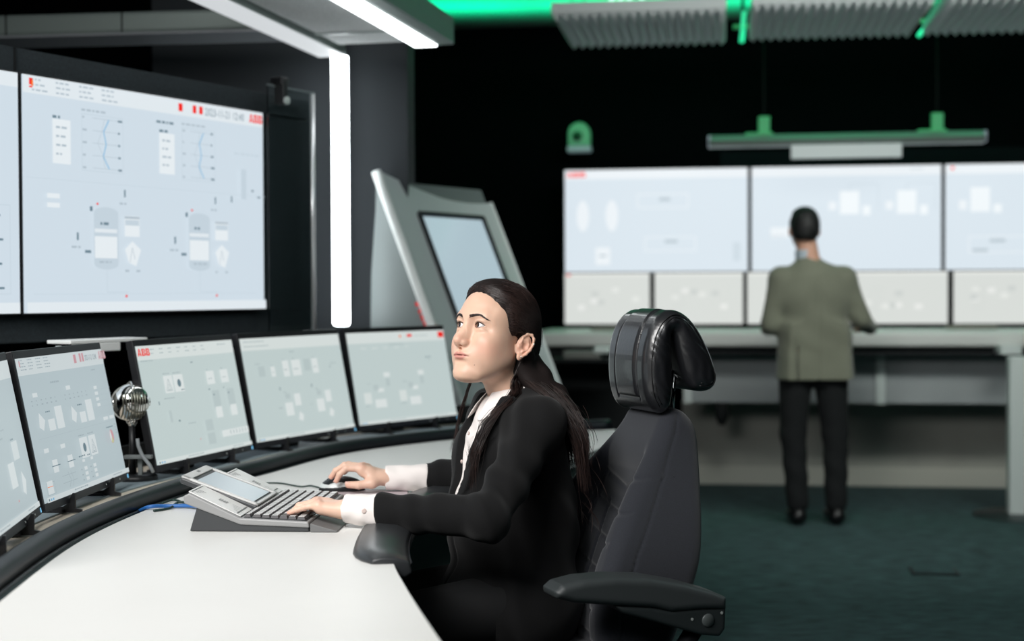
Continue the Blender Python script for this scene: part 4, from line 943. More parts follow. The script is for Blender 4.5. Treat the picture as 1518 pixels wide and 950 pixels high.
# cushion panel seams
for v in (.50, .57, .64, .71, .775):
    F.cap(cp(-.005+.0, v, -.2), cp(-.005, v, .2), .0001, k=0) if 0 else None
F.d -= .001
V, Q = F.mesh()
rel = V-CHO; uu = rel@(-c_f); vv = rel[:, 2]; ww = rel@c_l
front = uu < np.interp(vv, [.4, .62, .8, 1.0], [-.05, -.02, .03, .05])
gr = np.zeros(len(V))
for s_ in (.50, .57, .64, .71, .775): gr += np.exp(-((vv-s_-.15*(np.abs(ww)-.07))/.0045)**2)*(np.abs(ww) < .2)*(vv < .80)
gr += np.exp(-((np.abs(ww)-.075)/.004)**2)*(vv < .79)
gr += np.exp(-((vv-(.825+.25*np.abs(ww)))/.006)**2)*(np.abs(ww) < .2)
gr = np.clip(gr, 0, 1)*front
sv = np.exp(-((uu-np.interp(vv, [.4, .62, .71, .80, .88, .96, 1.01], [-.135, -.12, -.085, -.03, .02, .065, .08]))/.0035)**2)*(np.abs(ww) > .1)*(vv > .45)
V = V-(c_f*-1)[None]*0+(-c_f)[None]*(gr*.005)[:, None]-c_l[None]*(np.sign(ww)*sv*.0035)[:, None]
o = npmesh('backrest', V, Q, fab, None); wparent(o, chair)
F = Field(*ext((-.62, -.02), (.34, .56), (-.28, .28)), .007)
F.poly([(-.02, .40), (-.02, .47), (-.2, .475), (-.42, .49), (-.50, .47), (-.52, .43), (-.48, .40)], .25, CB, k=0, rnd=.03)
V, Q = F.mesh(); o = npmesh('seat', V, Q, fab, None); wparent(o, chair)
armp = mat('armrest_soft', S(50, 55, 56), .5, bump=(500, .2, .0004)); armb = mat('armrest_shell', S(34, 40, 41), .5, bump=(600, .2, .0003))
for sg in (1, -1):
    aw = .305*sg
    AF = (cp(.075, 0, aw), c_f, Zu, c_l)
    F = Field(*(lambda a: (a.min(0)-.02, a.max(0)+.02))(np.array([AF[0]+c_f*a+Zu*z+c_l*w for a in (-.01, .40) for z in (.53, .70) for w in (-.05, .05)])), .003)
    F.poly([(0, .628), (.03, .642), (.1, .664), (.18, .682), (.26, .690), (.33, .689), (.375, .681), (.392, .668), (.39, .655), (.35, .642), (.25, .628), (.17, .618), (.13, .606), (.06, .606), (.0, .602)], .045, AF, k=0, rnd=.016)
    V, Q = F.mesh(); o = npmesh('armrest_pad', V, Q, armp, None); wparent(o, chair)
    F = Field(*(lambda a: (a.min(0)-.02, a.max(0)+.02))(np.array([AF[0]+c_f*a+Zu*z+c_l*w for a in (-.01, .40) for z in (.50, .66) for w in (-.05, .05)])), .003)
    F.poly([(.0, .606), (.06, .610), (.13, .610), (.18, .622), (.26, .630), (.24, .612), (.19, .596), (.06, .552), (.015, .545), (.002, .56)], .038, AF, k=0, rnd=.008)
    V, Q = F.mesh(); o = npmesh('armrest_bracket', V, Q, armb, None); wparent(o, chair)
    q = AF[0]+c_f*.045+Zu*.583+c_l*sg*.037
    Rq = Matrix((( -c_f[0], 0, c_l[0]*sg), (-c_f[1], 0, c_l[1]*sg), (0, 1, 0)))
    b = MB(); b.lathe([(.001, 0), (.0135, 0), (.0145, .002), (.013, .004), (.001, .0045)], q, 24, Rq); o = b.obj('armrest_knob', mat('knob_grey', S(70, 76, 76), .4), None, True); wparent(o, chair)
    b = MB()
    for a, z in ((.082, .588), (.012, .596)): b.lathe([(.0005, 0), (.0035, 0), (.003, .002), (.0005, .002)], AF[0]+c_f*a+Zu*z+c_l*sg*.037, 8, Rq)
    o = b.obj('armrest_screw', alu, None); wparent(o, chair)
    b = MB(); b.tube([tuple(cp(.02, .56, aw)), tuple(cp(-.05, .45, aw*.95)), tuple(cp(-.16, .39, aw*.8)), tuple(cp(-.22, .385, 0))], .02, 10); o = b.obj('armrest_arm', black_pl, None, True); wparent(o, chair)
b = MB(); b.tube([tuple(cp(-.25, .09, 0)), tuple(cp(-.25, .40, 0))], .03, 16); o = b.obj('gas_column', black_pl, None, True); wparent(o, chair)
b = MB()
for k in range(5):
    a = k*2*math.pi/5+.3; q = cp(-.25, 0, 0); e = q+np.array([math.cos(a), math.sin(a), 0])*.30
    b.tube([tuple(q+Zu*.10), tuple(e+Zu*.075)], [.03, .02], 8)
o = b.obj('star_base', black_pl, None, True); wparent(o, chair)
for k in range(5):
    a = k*2*math.pi/5+.3; q = cp(-.25, 0, 0)+np.array([math.cos(a), math.sin(a), 0])*.30
    b = MB(); Rk = Matrix.Rotation(a, 3, 'Z') @ Matrix.Rotation(math.pi/2, 3, 'X'); b.lathe([(.002, -.022), (.028, -.02), (.03, 0), (.028, .02), (.002, .022)], tuple(q+Zu*.03), 16, Rk); o = b.obj('caster', black_pl, None, True); wparent(o, chair)
b = MB(); b.tube([tuple(cp(.03, .50, 0)), tuple(cp(-.06, .38, 0)), tuple(cp(-.25, .385, 0))], .035, 10); o = b.obj('back_bracket', black_pl, None, True); wparent(o, chair)
# ================================================================== WOMAN
tb = math.radians(20); bf = np.array([-math.cos(tb), -math.sin(tb), 0]); bl_ = np.array([math.sin(tb), -math.cos(tb), 0])
RB = np.stack([bf, bl_, Zu], 1)   # columns forward, left, up
TC = np.array([.0, 3.50, 0])
def bp_(f, l, z): return TC+bf*f+bl_*l+Zu*z
woman = thing('person', 'seated woman with long dark hair in a black blazer, looking up to the left', 'person', (float(TC[0]), float(TC[1]), 0))
skin = mat('skin', S(225, 180, 155), .45, vcol=True, sss=.12, bump=(700, .12, .0003), spec=.45)
# ---- head in local coordinates: x forward, y left, z up
hy = math.radians(46); pt = math.radians(13)
Fh = np.array([-math.sin(hy), -math.cos(hy), 0]); Lh = np.array([math.cos(hy), -math.sin(hy), 0])
Fp = Fh*math.cos(pt)+Zu*math.sin(pt); Up = Zu*math.cos(pt)-Fh*math.sin(pt)
RH = np.stack([Fp, Lh, Up], 1); HO = np.array([-.047, 3.48, 1.155])
def hw(p): return HO+RH@np.array(p)
def h2l(P): return (np.asarray(P)-HO)@RH
def rotm(ax, a): return np.array(Matrix.Rotation(math.radians(a), 3, ax))
F = Field((-.125, -.098, -.175), (.135, .098, .150), .00165)
E = F.ell
E((-.012, 0, .054), (.096, .072, .088), 0)
E((.020, 0, .058), (.066, .063, .066), .03)
E((.026, 0, -.012), (.056, .058, .070), .03)
E((.036, 0, -.050), (.046, .045, .038), .03)
for s_ in (-1, 1):
    F.cap((.0, s_*.050, -.035), (.055, s_*.030, -.077), .015, .013, k=.03)
    E((.055, s_*.039, -.004), (.026, .021, .020), .02)
    E((.058, s_*.028, -.036), (.024, .022, .030), .02)
    F.cap((.083, s_*.012, .047), (.071, s_*.043, .050), .010, .008, k=.02)
    E((.030, s_*.055, .045), (.03, .012, .03), .02)
    E((.026, s_*.052, -.022), (.036, .0165, .034), .03)
E((.072, 0, -.038), (.023, .027, .028), .02)                      # muzzle
E((.076, 0, -.0785), (.0165, .023, .0145), .018)                     # chin
E((.066, 0, -.088), (.022, .026, .010), .02)
EY, EZ, EX = .0315, .0305, .0695
for s_ in (-1, 1):
    E((.093, s_*.029, .0315), (.015, .020, .0125), .018, None, 's')      # socket
    E((EX+.0005, s_*EY, EZ), (.0138, .0150, .0132), .005)                # lid ball
    E((EX+.0035, s_*EY, EZ+.0105), (.0108, .0165, .0042), .005)            # upper lid fold mass
    E((EX+.0022, s_*EY, EZ-.0105), (.0100, .015, .0038), .007)
# nose
F.cap((.083, 0, .034), (.1055, 0, -.006), .0068, .0080, k=.016)
E((.1085, 0, -.0110), (.0088, .0085, .0078), .012)
F.cap((.088, 0, .008), (.094, 0, -.012), .012, .013, k=.012)
for s_ in (-1, 1): E((.0960, s_*.0125, -.0145), (.0095, .0070, .0072), .006)
E((.0995, 0, -.0200), (.010, .0045, .0035), .004)
for s_ in (-1, 1): E((.1010, s_*.0070, -.0218), (.0050, .0028, .0032), .002, rotm('Z', s_*-20), 's')
# mouth
E((.094, 0, -.0285), (.004, .0035, .010), .006, None, 's')
E((.0880, 0, -.0390), (.0105, .0255, .0046), .005); E((.0905, .005, -.0375), (.0085, .009, .0038), .004); E((.0905, -.005, -.0375), (.0085, .009, .0038), .004)
E((.0872, 0, -.0475), (.0105, .0205, .0050), .006)
F.poly([(-.0250, -.0444), (-.012, -.0428), (0, -.0436), (.012, -.0428), (.0250, -.0444), (.012, -.0419), (0, -.0426), (-.012, -.0419)], .0115, (np.array([.094, 0, 0]), np.array([0, 1., 0]), Zu, np.array([1., 0, 0])), k=.0025, mode='s')
E((.093, 0, -.0585), (.006, .016, .0055), .008, None, 's')
# eye opening: almond cut
for s_ in (-1, 1):
    F.poly([(-.0150, -.0018), (-.0095, .0034), (-.002, .0062), (.005, .0060), (.0110, .0032), (.0150, .0002), (.0095, -.0038), (.002, -.0054), (-.006, -.0048)],
           .013, (np.array([EX+.015, s_*EY, EZ]), np.array([0, float(s_), 0]), Zu, np.array([1., 0, 0])), k=.0012, mode='s')
# ears
for s_ in (-1, 1):
    ea = rotm('Z', s_*-28)  # ear plane turned out
    c0 = np.array([-.016, s_*.071, .002]); ex = ea@np.array([-1., 0, 0]); ez = np.array([-.17, 0, .985]); en = np.array([0., s_*1.0, 0])
    def ep(a, z, n_=0): return c0+ex*a+ez*z+en*n_
    E(ep(.010, .002, .004), (.0175, .0052, .028), .006, rotm('Z', s_*-28)@rotm('Y', -10))
    hel = [(-.002, .010), (-.001, .022), (.007, .031), (.018, .031), (.0255, .022), (.027, .008), (.0235, -.006), (.017, -.017), (.010, -.024)]
    for (a0, b0), (a1, b1) in zip(hel, hel[1:]): F.cap(ep(a0, b0, .010), ep(a1, b1, .010), .0030, .0030, k=.003)
    an = [(.004, .016), (.013, .016), (.018, .006), (.015, -.006), (.008, -.012)]
    for (a0, b0), (a1, b1) in zip(an, an[1:]): F.cap(ep(a0, b0, .0085), ep(a1, b1, .0085), .0026, .0026, k=.003)
    E(ep(.008, .001, .0125), (.0068, .007, .0085), .003, rotm('Z', s_*-28), 's')
    E(ep(.0195, .014, .013), (.0022, .004, .012), .002, rotm('Z', s_*-28), 's')
    E(ep(-.002, -.001, .006), (.004, .004, .006), .004)
    E(ep(.006, -.026, .006), (.0075, .0046, .0085), .006)
# neck
nb = h2l(bp_(-.01, -.005, 1.005)); n0 = np.array([-.022, 0, -.03])
F.cap(n0, nb+(nb-n0)*.1, .050, .052, k=.022)
V, Q = F.mesh()
keep = None
# vertex colours: lips, cheeks, lids, nose
x, y, z = V.T
base = np.array(S(226, 186, 162)[:3]); colr = np.tile(base, (len(V), 1))
def blend(mask, c, a):
    global colr
    m_ = np.clip(mask, 0, 1)[:, None]*a; colr = colr*(1-m_)+np.array(S(*c)[:3])*m_
g_ = lambda q, c, s: np.exp(-((q-c)/s)**2)
for s_ in (-1, 1): blend(g_(x, .055, .035)*g_(y, s_*.048, .024)*g_(z, -.022, .022), (226, 142, 124), .42)
blend(g_(x, .108, .018)*g_(y, 0, .018)*g_(z, -.010, .014), (220, 150, 128), .35)
lipz = np.where(z > -.0432, (z+.0432)/(.0098*(1-.35*g_(y, 0, .0022))), (-.0432-z)/.0115); lw = np.clip(1-(np.abs(y)/.0255)**2, 0, 1)
lip = np.clip((lw-lipz)*4, 0, 1)*(x > .078); blend(lip, (206, 132, 124), .75)
blend(g_(z, -.0432, .0012)*(np.abs(y) < .0255)*(x > .072), (130, 58, 56), .7)
for s_ in (-1, 1):
    rr = np.sqrt(((y-s_*EY)/.0165)**2+((z-EZ)/.0085)**2); blend(np.clip(1.35-rr, 0, 1)*(x > .06), (188, 132, 112), .45)
    uppr = (z-EZ)-(.0061*(1-((y-s_*EY)/.0155)**2)); blend(g_(uppr, .0004, .0009)*(np.abs(y-s_*EY) < .0145)*(x > .062), (38, 24, 22), .85)
    dn_ = (z-EZ)+(.0053*(1-((y-s_*EY)/.0155)**2)); blend(g_(dn_, 0, .0007)*(np.abs(y-s_*EY) < .013)*(x > .062), (120, 80, 70), .45)
    blend(g_(y, s_*.085, .012)*g_(z, .0, .03)*(x < .02), (214, 140, 118), .4)
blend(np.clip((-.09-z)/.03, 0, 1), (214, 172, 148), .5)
blend(((x-.078)**2+(y-.037)**2+(z+.062)**2 < .0012**2)*1.0, (120, 75, 60), .8)
HV, HQ, HC = HO+V@RH.T, Q, colr
# ---- hands
def unit(v): v = np.array(v, float); return v/np.linalg.norm(v)
def rodr(v, ax, a): return v*math.cos(a)+np.cross(ax, v)*math.sin(a)+ax*(ax@v)*(1-math.cos(a))
def hand(W_, D, U_, S_, flex, spread, thumb, prof, scale=1., fore=None, h=.0015):
    D = unit(D); S_ = unit(S_-D*(D@np.array(S_))) ; U_ = unit(np.cross(D, S_)); 
    if U_[2] < 0: U_ = -U_
    offs = (.025, .0085, -.0085, -.0245); lens = (.080, .083, .078, .069); rad = (.0092, .0093, .0088, .0078)
    seg = ((.040, .024, .019), (.044, .028, .020), (.041, .026, .020), (.032, .019, .018))
    F = Field(np.minimum(W_, W_+D*.18)-.09, np.maximum(W_, W_+D*.18)+.09, h)
    tips = []
    ends = []
    for i in range(4):
        Kk = W_+D*lens[i]*scale+S_*offs[i]*scale+U_*(.004-.10*abs(offs[i]))*scale
        F.cap(W_+S_*offs[i]*.55*scale-U_*.002, Kk-U_*.003, .0135*scale, .0105*scale, k=.012)
        F.cap(W_+S_*offs[i]*.6*scale+D*.02-U_*.008, Kk-U_*.009-D*.006, .0125*scale, .0095*scale, k=.012)
        F.ell(Kk+U_*.0005, np.array([.0098]*3)*scale, .008)
        p = Kk; sd = spread[i]
        for j in range(3):
            d = rodr(D, S_, 0); a = math.radians(flex[i][j]); d = D*math.cos(a)-U_*math.sin(a); d = unit(d+S_*sd*(1 if j < 2 else .7))
            q = p+d*seg[i][j]*scale; r0 = rad[i]*scale*(1-.09*j); r1 = rad[i]*scale*(1-.09*(j+1))
            F.cap(p, q, r0, r1, k=.006 if j == 0 else .0022)
            if j < 2: F.ell(q+U_*.0006, np.array([r1*1.04]*3), .003)
            p = q
        tips.append(p); ends.append((p, d, r1))
    # thumb
    T0 = W_+D*.022*scale+S_*.020*scale-U_*.006*scale; tp = [T0]+[np.array(q, float) for q in thumb]
    rr = (.0155, .0120, .0105, .0088)
    for j in range(3): F.cap(tp[j], tp[j+1], rr[j]*scale, rr[j+1]*scale, k=.012 if j == 0 else .003)
    F.cap(tp[1], W_+D*.06*scale+S_*.018*scale, .0095*scale, .0095*scale, k=.016)
    if fore is not None: F.cap(W_-D*.0, np.array(fore, float), .0235*scale, .029*scale, k=.02, flat=(U_, .74))
    # nails
    V, Q = F.mesh(); n = len(V); c = np.tile(np.array(S(232, 192, 170)[:3]), (n, 1))
    pink = np.array(S(224, 150, 130)[:3]); nail = np.array(S(238, 196, 186)[:3])
    for (p, d, r) in ends+[(tp[3], unit(tp[3]-tp[2]), .0088)]:
        m_ = np.exp(-(np.linalg.norm(V-p, axis=1)/.011)**2)[:, None]*.55; c = c*(1-m_)+pink*m_
    for i in range(4):
        Kk = W_+D*lens[i]*scale+S_*offs[i]*scale+U_*.01; m_ = np.exp(-(np.linalg.norm(V-Kk, axis=1)/.010)**2)[:, None]*.3; c = c*(1-m_)+pink*m_
    return V, Q, c, ends, tp, U_
LW = np.array([-.358, 3.262, .803]); LD = unit((-.975, .17, .12)); LS = np.array([.17, .975, 0.])
KT = ZD+.037
LH = hand(LW, LD, Zu, LS, [(26, 52, 70), (22, 50, 66), (20, 44, 62), (16, 26, 30)], (.16, .05, -.02, -.10), [LW+LD*.052+LS*.040-Zu*.012, LW+LD*.078+LS*.042-Zu*.016, LW+LD*.100+LS*.036-Zu*.017], None, .97, fore=(-.20, 3.20, .792))
RW = np.array([-.317, 3.845, .797]); RD = unit((-.93, -.02, .34)); RS = np.array([-.05, -1., 0.])
RHh = hand(RW, RD, Zu, RS, [(18, 62, 84), (14, 52, 74), (12, 48, 70), (10, 44, 66)], (.02, .0, -.05, -.12), [RW+np.array([-.045, -.040, -.008]), RW+np.array([-.078, -.046, -.012]), RW+np.array([-.106, -.036, -.012])], None, .98, fore=(-.20, 3.85, .80))
def nails(H, sc=1):
    out_v, out_f = [], []
    V, Q, c, ends, tp, U_ = H; res = []
    for i, (p, d, r) in enumerate(ends+[(tp[3], unit(tp[3]-tp[2]), .0088)]):
        up = unit(U_-d*(U_@d)); 
        if i == 4: up = unit(np.array([-.1, -.6, .8])); up = unit(up-d*(up@d))
        sd = np.cross(d, up); k = len(out_v)
        for a in range(5):
            for b_ in range(5):
                t_ = (b_/4-.5)*1.5; s2 = .0045*(1-.15*(a in (0, 4)))
                out_v.append(p+d*(.0065-.009*a/4*1.0)+up*(r*math.cos(t_*.75)*(1.03-.05*(a == 0)))+sd*(r*.82*math.sin(t_*.75)))
        out_f += [(k+a*5+b_, k+a*5+b_+1, k+(a+1)*5+b_+1, k+(a+1)*5+b_) for a in range(4) for b_ in range(4)]
    return np.array(out_v), np.array(out_f)
# hidden torso, arms and legs under the clothes join head and hands into one body
F = Field((-.62, 3.02, .02), (.22, 3.98, 1.10), .009)
LSH, LEL = bp_(.0, .165, .985), np.array([-.052, 3.17, .795]); RSH, REL = bp_(.0, -.165, .985), np.array([-.085, 3.86, .80])
def torso(F, o, k=.03):
    F.ell(bp_(-.005, 0, .905), np.array([.105, .150, .150])+o, k, RB)
    F.ell(bp_(.015, 0, .735), np.array([.100, .132, .150])+o, k*1.5, RB); F.ell(bp_(.055, 0, .74), np.array([.095, .110, .130])+o, k*1.5, RB)
    F.ell(bp_(-.01, 0, .585), np.array([.118, .168, .125])+o, k*1.5, RB)
    F.cap(bp_(-.012, -.135, .985), bp_(-.012, .135, .985), .052+o, .052+o, k=.04)
    F.ell(bp_(-.01, 0, 1.0), np.array([.062, .11, .045])+o, .03, RB)
    for s_ in (-1, 1): F.ell(bp_(.066, s_*.066, .880), np.array([.045, .055, .060])+o, .045, RB)
torso(F, -.016)
F.cap(bp_(-.01, -.005, .96), h2l([0, 0, 0])*0+bp_(-.012, -.005, 1.045), .050, .046, k=.02)
for a, b_, c_ in ((LSH, LEL, LW), (RSH, REL, RW)):
    F.cap(a-Zu*.02, b_, .034, .032, k=.03); F.cap(b_, c_, .032, .021, k=.02)
HIPL, HIPR = bp_(-.01, .085, .56), bp_(-.01, -.085, .56); KNL, KNR = bp_(.44, .12, .53), bp_(.44, -.10, .53); ANL, ANR = bp_(.42, .13, .10), bp_(.45, -.10, .10)
for a, b_, c_ in ((HIPL, KNL, ANL), (HIPR, KNR, ANR)):
    F.cap(a, b_, .070, .050, k=.04); F.cap(b_, c_, .050, .034, k=.03); F.cap(c_, c_+bf*.12-Zu*.045, .032, .022, k=.02)
TV, TQ = F.mesh()
allV, allQ, allC = [], [], []; n0_ = 0
for V, Q, c in ((HV, HQ, HC), (LH[0], LH[1], LH[2]), (RHh[0], RHh[1], RHh[2]), (TV, TQ, np.tile(base, (len(TV), 1)))):
    allV.append(V); allQ.append(Q+n0_); allC.append(c); n0_ += len(V)
body = npmesh('body', np.concatenate(allV), np.concatenate(allQ), skin, None, np.concatenate(allC)); wparent(body, woman)
nm_ = mat('nail', S(240, 196, 184), .25, spec=.6)
for H in (LH, RHh):
    v, f = nails(H); o = npmesh('fingernails', v, f, nm_, None); wparent(o, woman)
# ---- eyes
gaze_w = unit((-.86, -.44, .22))
sclera = mat('eye_white', S(228, 222, 220), .15, spec=.6, coat=.5); iris_m = mat('iris_brown', S(44, 30, 26), .2, coat=1); pupil_m = mat('pupil', S(4, 4, 5), .08, coat=1)
gl = unit(RH.T@gaze_w); gl = unit(gl*np.array([1, 1, 1]))
for s_ in (-1, 1):
    r = .01235; c0 = np.array([EX, s_*EY, EZ]); a = unit(np.cross(gl, [0, 0, 1.])); bb = np.cross(a, gl); vs, fs, mi = [], [], []
    rings = [0.001, .10, .17, .20, .30, .42, .47, .50, .56, .8, 1.1, 1.4, 1.8, 2.3, 2.8]; n = 28
    for t_ in rings:
        rr = r*(1+.045*max(0, 1-(t_/.50)**2)) if t_ < .5 else r
        for k in range(n): w = 2*math.pi*k/n; vs.append(c0+rr*(gl*math.cos(t_)+(a*math.cos(w)+bb*math.sin(w))*math.sin(t_)))
    for i in range(len(rings)-1):
        for k in range(n): fs.append((i*n+k, i*n+(k+1) % n, (i+1)*n+(k+1) % n, (i+1)*n+k)); mi.append(2 if rings[i+1] <= .2 else (1 if rings[i+1] <= .5 else 0))
    o = npmesh('eye', np.array([HO+RH@v for v in vs]), np.array(fs), None, None, mats=[sclera, iris_m, pupil_m], mi=mi); wparent(o, woman)
# face surface helper: march outward to find the skin along x
Xg = F  # keep namespace tidy
hl_tree = V_h = h2l(HV)
from mathutils.kdtree import KDTree
kd_ = KDTree(len(V_h)); 
for i, v in enumerate(V_h): kd_.insert(Vector(v), i)
kd_.balance()
from mathutils.bvhtree import BVHTree
bvh_h = BVHTree.FromPolygons([tuple(q) for q in V_h], [tuple(int(i) for i in q) for q in HQ])
def onface(y_, z_, x_=.09):
    h_ = bvh_h.ray_cast(Vector((.2, y_, z_)), Vector((-1, 0, 0)))[0]
    return h_.x if h_ else x_
hair_m = mat('dark_brown_hair', S(32, 24, 23), .38, vcol=True, spec=.5)
# eyebrows
br = []
for s_ in (-1, 1):
    for i in range(420):
        t_ = RNG.rand()**.95; yc = .011+.041*t_; zc = EZ+.0175+.0060*math.sin(min(t_/.62, 1)*math.pi/2)-.0095*max(0, t_-.60)/.40
        th = .0034*(1-.75*max(0, t_-.25)/.75); y0 = yc; z0 = zc+(RNG.rand()-.5)*2*th
        dy = .0065; dz = .0022*(1-t_*1.8); pp = []
        for k in range(5):
            q = k/4; yy = y0+dy*q; zz = z0+dz*q-(z0-zc)*q*.5; xx = onface(s_*yy, zz)+.0004+.0008*math.sin(q*math.pi*.8); pp.append(hw((xx, s_*yy, zz)))
        br.append(pp)
v, f = strands(br, .00028); c = np.tile(S(40, 28, 26)[:3], (len(v), 1)); o = npmesh('eyebrows', v, f, hair_m, None, c); wparent(o, woman)
la = []
for s_ in (-1, 1):
    for i in range(46):
        t_ = -1+2*(i+.5)/46; yy = s_*(EY+.0137*t_); zz = EZ+.0062*(1-t_*t_)-.0006+.0008*t_; xx = EX+math.sqrt(max(.0136**2-(.0137*t_)**2*.8-(zz-EZ)**2, 1e-6))+.0002
        L_ = .0052+.0014*t_; la.append([hw((xx+L_*q*.75, yy+s_*t_*L_*q*.45, zz+L_*q*(.15+.75*q))) for q in (0, .25, .5, .75, 1)])
        if i % 2 == 0:
            zz = EZ-.0053*(1-t_*t_); la.append([hw((xx-.0003+.0028*q*.8, yy+s_*t_*.001*q, zz-.0022*q)) for q in (0, .25, .5, .75, 1)])
v, f = strands(la, .00023); o = npmesh('eyelashes', v, f, hair_m, None, np.tile(S(14, 10, 10)[:3], (len(v), 1))); wparent(o, woman)
# ear studs
for a, z_ in (((-.0265), .010), (-.012, -.031)):
    pass
ea = rotm('Z', -28); c0 = np.array([-.016, .071, .002]); ex = ea@np.array([-1., 0, 0]); ez = np.array([-.17, 0, .985])
for (a, z_, n_) in ((.0262, .010, .0135), (.006, -.025, .0115)):
    q = hw(c0+ex*a+ez*z_+np.array([0, n_, 0])); b = MB(); b.lathe([(.0001, -.0022), (.0014, -.0018), (.0021, 0), (.0014, .0018), (.0001, .0022)], tuple(q), 12); o = b.obj('ear_stud', chrome, None, True); wparent(o, woman)
# ---- hair cap
GP = np.array([-.112, .0, .005])       # gathering point at the back of the head
HCc = np.array([-.014, 0, .050]); HCr = np.array([.101, .0795, .0955])
def hairline(y_, z_):   # x of the front edge of the hair for a height z
    return np.interp(z_, [-.03, -.010, .0, .012, .03, .05, .07, .09, .105, .115, .135], [-.045, -.035, -.004, .018, .033, .040, .048, .058, .068, .078, .105])
F = Field((-.140, -.098, -.05), (.115, .098, .175), .0022)
F.ell((-.012, 0, .054), (.096, .072, .088), 0); F.ell((.020, 0, .058), (.066, .063, .066), .03); F.ell((-.075, 0, .0), (.035, .045, .045), .04)
X, Y, Z = F.ax[0][:, None, None], F.ax[1][None, :, None], F.ax[2][None, None, :]
q_ = np.clip((hairline(Y, Z)-X+.0015*np.sin(Y*420))/.030, 0, 1.6); F.d = (F.d-(-.0030+.0125*np.minimum(q_, 1)**.6+.004*np.clip(q_-1, 0, .6)+.004*np.clip((Z-.06)/.06, 0, 1)*np.clip(q_, 0, 1))).astype(np.float32)
F.d = np.maximum(F.d, (X-hairline(Y, Z)-.004).astype(np.float32)+0*F.d)
p = (-.022-Z+(X+.06)*.35+F.d*0).astype(np.float32); F.d = np.maximum(F.d, p)
# ear cut-out
for s_ in (-1, 1): F.ell((-.010, s_*.080, .0), (.026, .018, .034), .006, None, 's')
V, Q = F.mesh()
hc = np.tile(S(30, 23, 22)[:3], (len(V), 1))
o = npmesh('hair', HO+V@RH.T, Q, mat('hair_base', S(26, 20, 19), .75, vcol=True, spec=.2), None, hc); wparent(o, woman)
HS = o
bvh_hair = BVHTree.FromPolygons([tuple(q) for q in V], [tuple(int(i) for i in q) for q in Q])
def capproj(P, off):   # push a local point onto the hair surface
    q = (P-HCc)/HCr; r = np.linalg.norm(q, axis=-1, keepdims=True); a = HCc+q/r*(HCr+off)
    c2 = np.array([.030, 0, .060]); r2 = np.array([.066, .069, .078]); q2 = (P-c2)/r2; n2 = np.linalg.norm(q2, axis=-1, keepdims=True); b_ = c2+q2/n2*(r2+off)
    da = np.linalg.norm(a-HCc, axis=-1); db = np.linalg.norm(b_-HCc, axis=-1)
    return np.where((db > da)[..., None] & (P[..., :1] > .0), b_, a)
paths, cols = [], []
def hcol(): 
    t_ = RNG.rand(); return np.array(S(*(np.array([26, 19, 18])*(1-t_)+np.array([62, 46, 42])*t_))[:3])
T_ = np.linspace(0, 1, 14)
for i in range(4800):
    s_ = 1 if RNG.rand() < .62 else -1; u_ = RNG.rand()
    if u_ < .7:   # starting at the hairline
        z_ = RNG.uniform(.002, .135)**1; x0 = hairline(0, z_)-.002-.004*RNG.rand(); y_ = s_*(.075 if z_ < .10 else RNG.uniform(0, .06)); st = np.array([x0, y_, z_])
    else: a = RNG.rand(3)-.5; st = np.array([-.02+.07*a[0]*2, s_*abs(a[1])*.15, .05+.16*(a[2]+.2)])
    en = GP+np.array([.004*RNG.randn(), s_*abs(RNG.randn())*.012, .016*RNG.randn()])
    L = st[None]*(1-T_[:, None])+en[None]*T_[:, None]; L[:, 2] += .018*np.sin(T_*math.pi)*(1 if z_ > .04 else .5); L[:, 1] += s_*.03*np.sin(T_*math.pi)
    off = .0002+.0016*RNG.rand()-.0028*np.clip(1-T_*6, 0, 1)
    for q_ in range(len(L)):
        pv, nv_, _i, _d = bvh_hair.find_nearest(Vector(L[q_])); nn_ = nv_ if nv_.dot(pv-Vector((-.01, 0, .04))) > 0 else -nv_; L[q_] = np.array(pv)+np.array(nn_)*off[q_]
    L[-3:] = L[-3:]*.8+en*.2
    if (L[2:, 0] < hairline(0, L[2:, 2])+.001).all() and (L[:, 0] < hairline(0, L[:, 2])+.005).all(): paths.append(HO+L@RH.T); cols.append(hcol())
# long falling hair: back sheet and front lock (world space paths)
def fall(start_fn, ctrl_fn, n, P=14):
    for i in range(n):
        pts = [start_fn()]+ctrl_fn(); Pp = np.array([tuple(q) for q in catmull([tuple(q) for q in pts], 8)]); s = np.linspace(0, len(Pp)-1, P)
        ii = np.clip(s.astype(int), 0, len(Pp)-2); fr = (s-ii)[:, None]; paths.append(Pp[ii]*(1-fr)+Pp[ii+1]*fr); cols.append(hcol()*(1.25 if RNG.rand() < .3 else 1))
def j(s): return RNG.randn(3)*s
def backfall():
    a = RNG.rand()*.6-1.0; l = .10*(2*RNG.rand()-1)*1.1; zt = .84+.08*RNG.rand()
    return [bp_(-.075-.01*a, l*.45+.01, 1.075)+j(.003), bp_(-.098-.018*a, l*.8+.02, 1.00)+j(.004), bp_(-.122-.012*a, l+.025, .935)+j(.004), bp_(-.128-.010*a, l*1.05+.03, zt)+j(.005)]
fall(lambda: hw(GP+np.array([.004*RNG.randn(), .035*(2*RNG.rand()-1), -.01+.02*RNG.rand()])), backfall, 620)
def sidefall():   # from behind the ear, over the near shoulder toward the back
    a = RNG.rand(); b_ = RNG.rand()
    return [hw((-.045-.02*a, .060-.01*b_, -.05)), bp_(-.02-.06*a, .075+.03*b_, 1.055)+j(.003), bp_(-.055-.045*a, .12+.04*b_, 1.015-.012*a)+j(.003), bp_(-.085-.030*a, .155+.03*b_, .95)+j(.004), bp_(-.100-.02*a, .165+.025*b_, .82+.10*RNG.rand())+j(.006)]
fall(lambda: hw((-.045-.03*RNG.rand(), .066, -.012+.012*RNG.randn())), sidefall, 520)
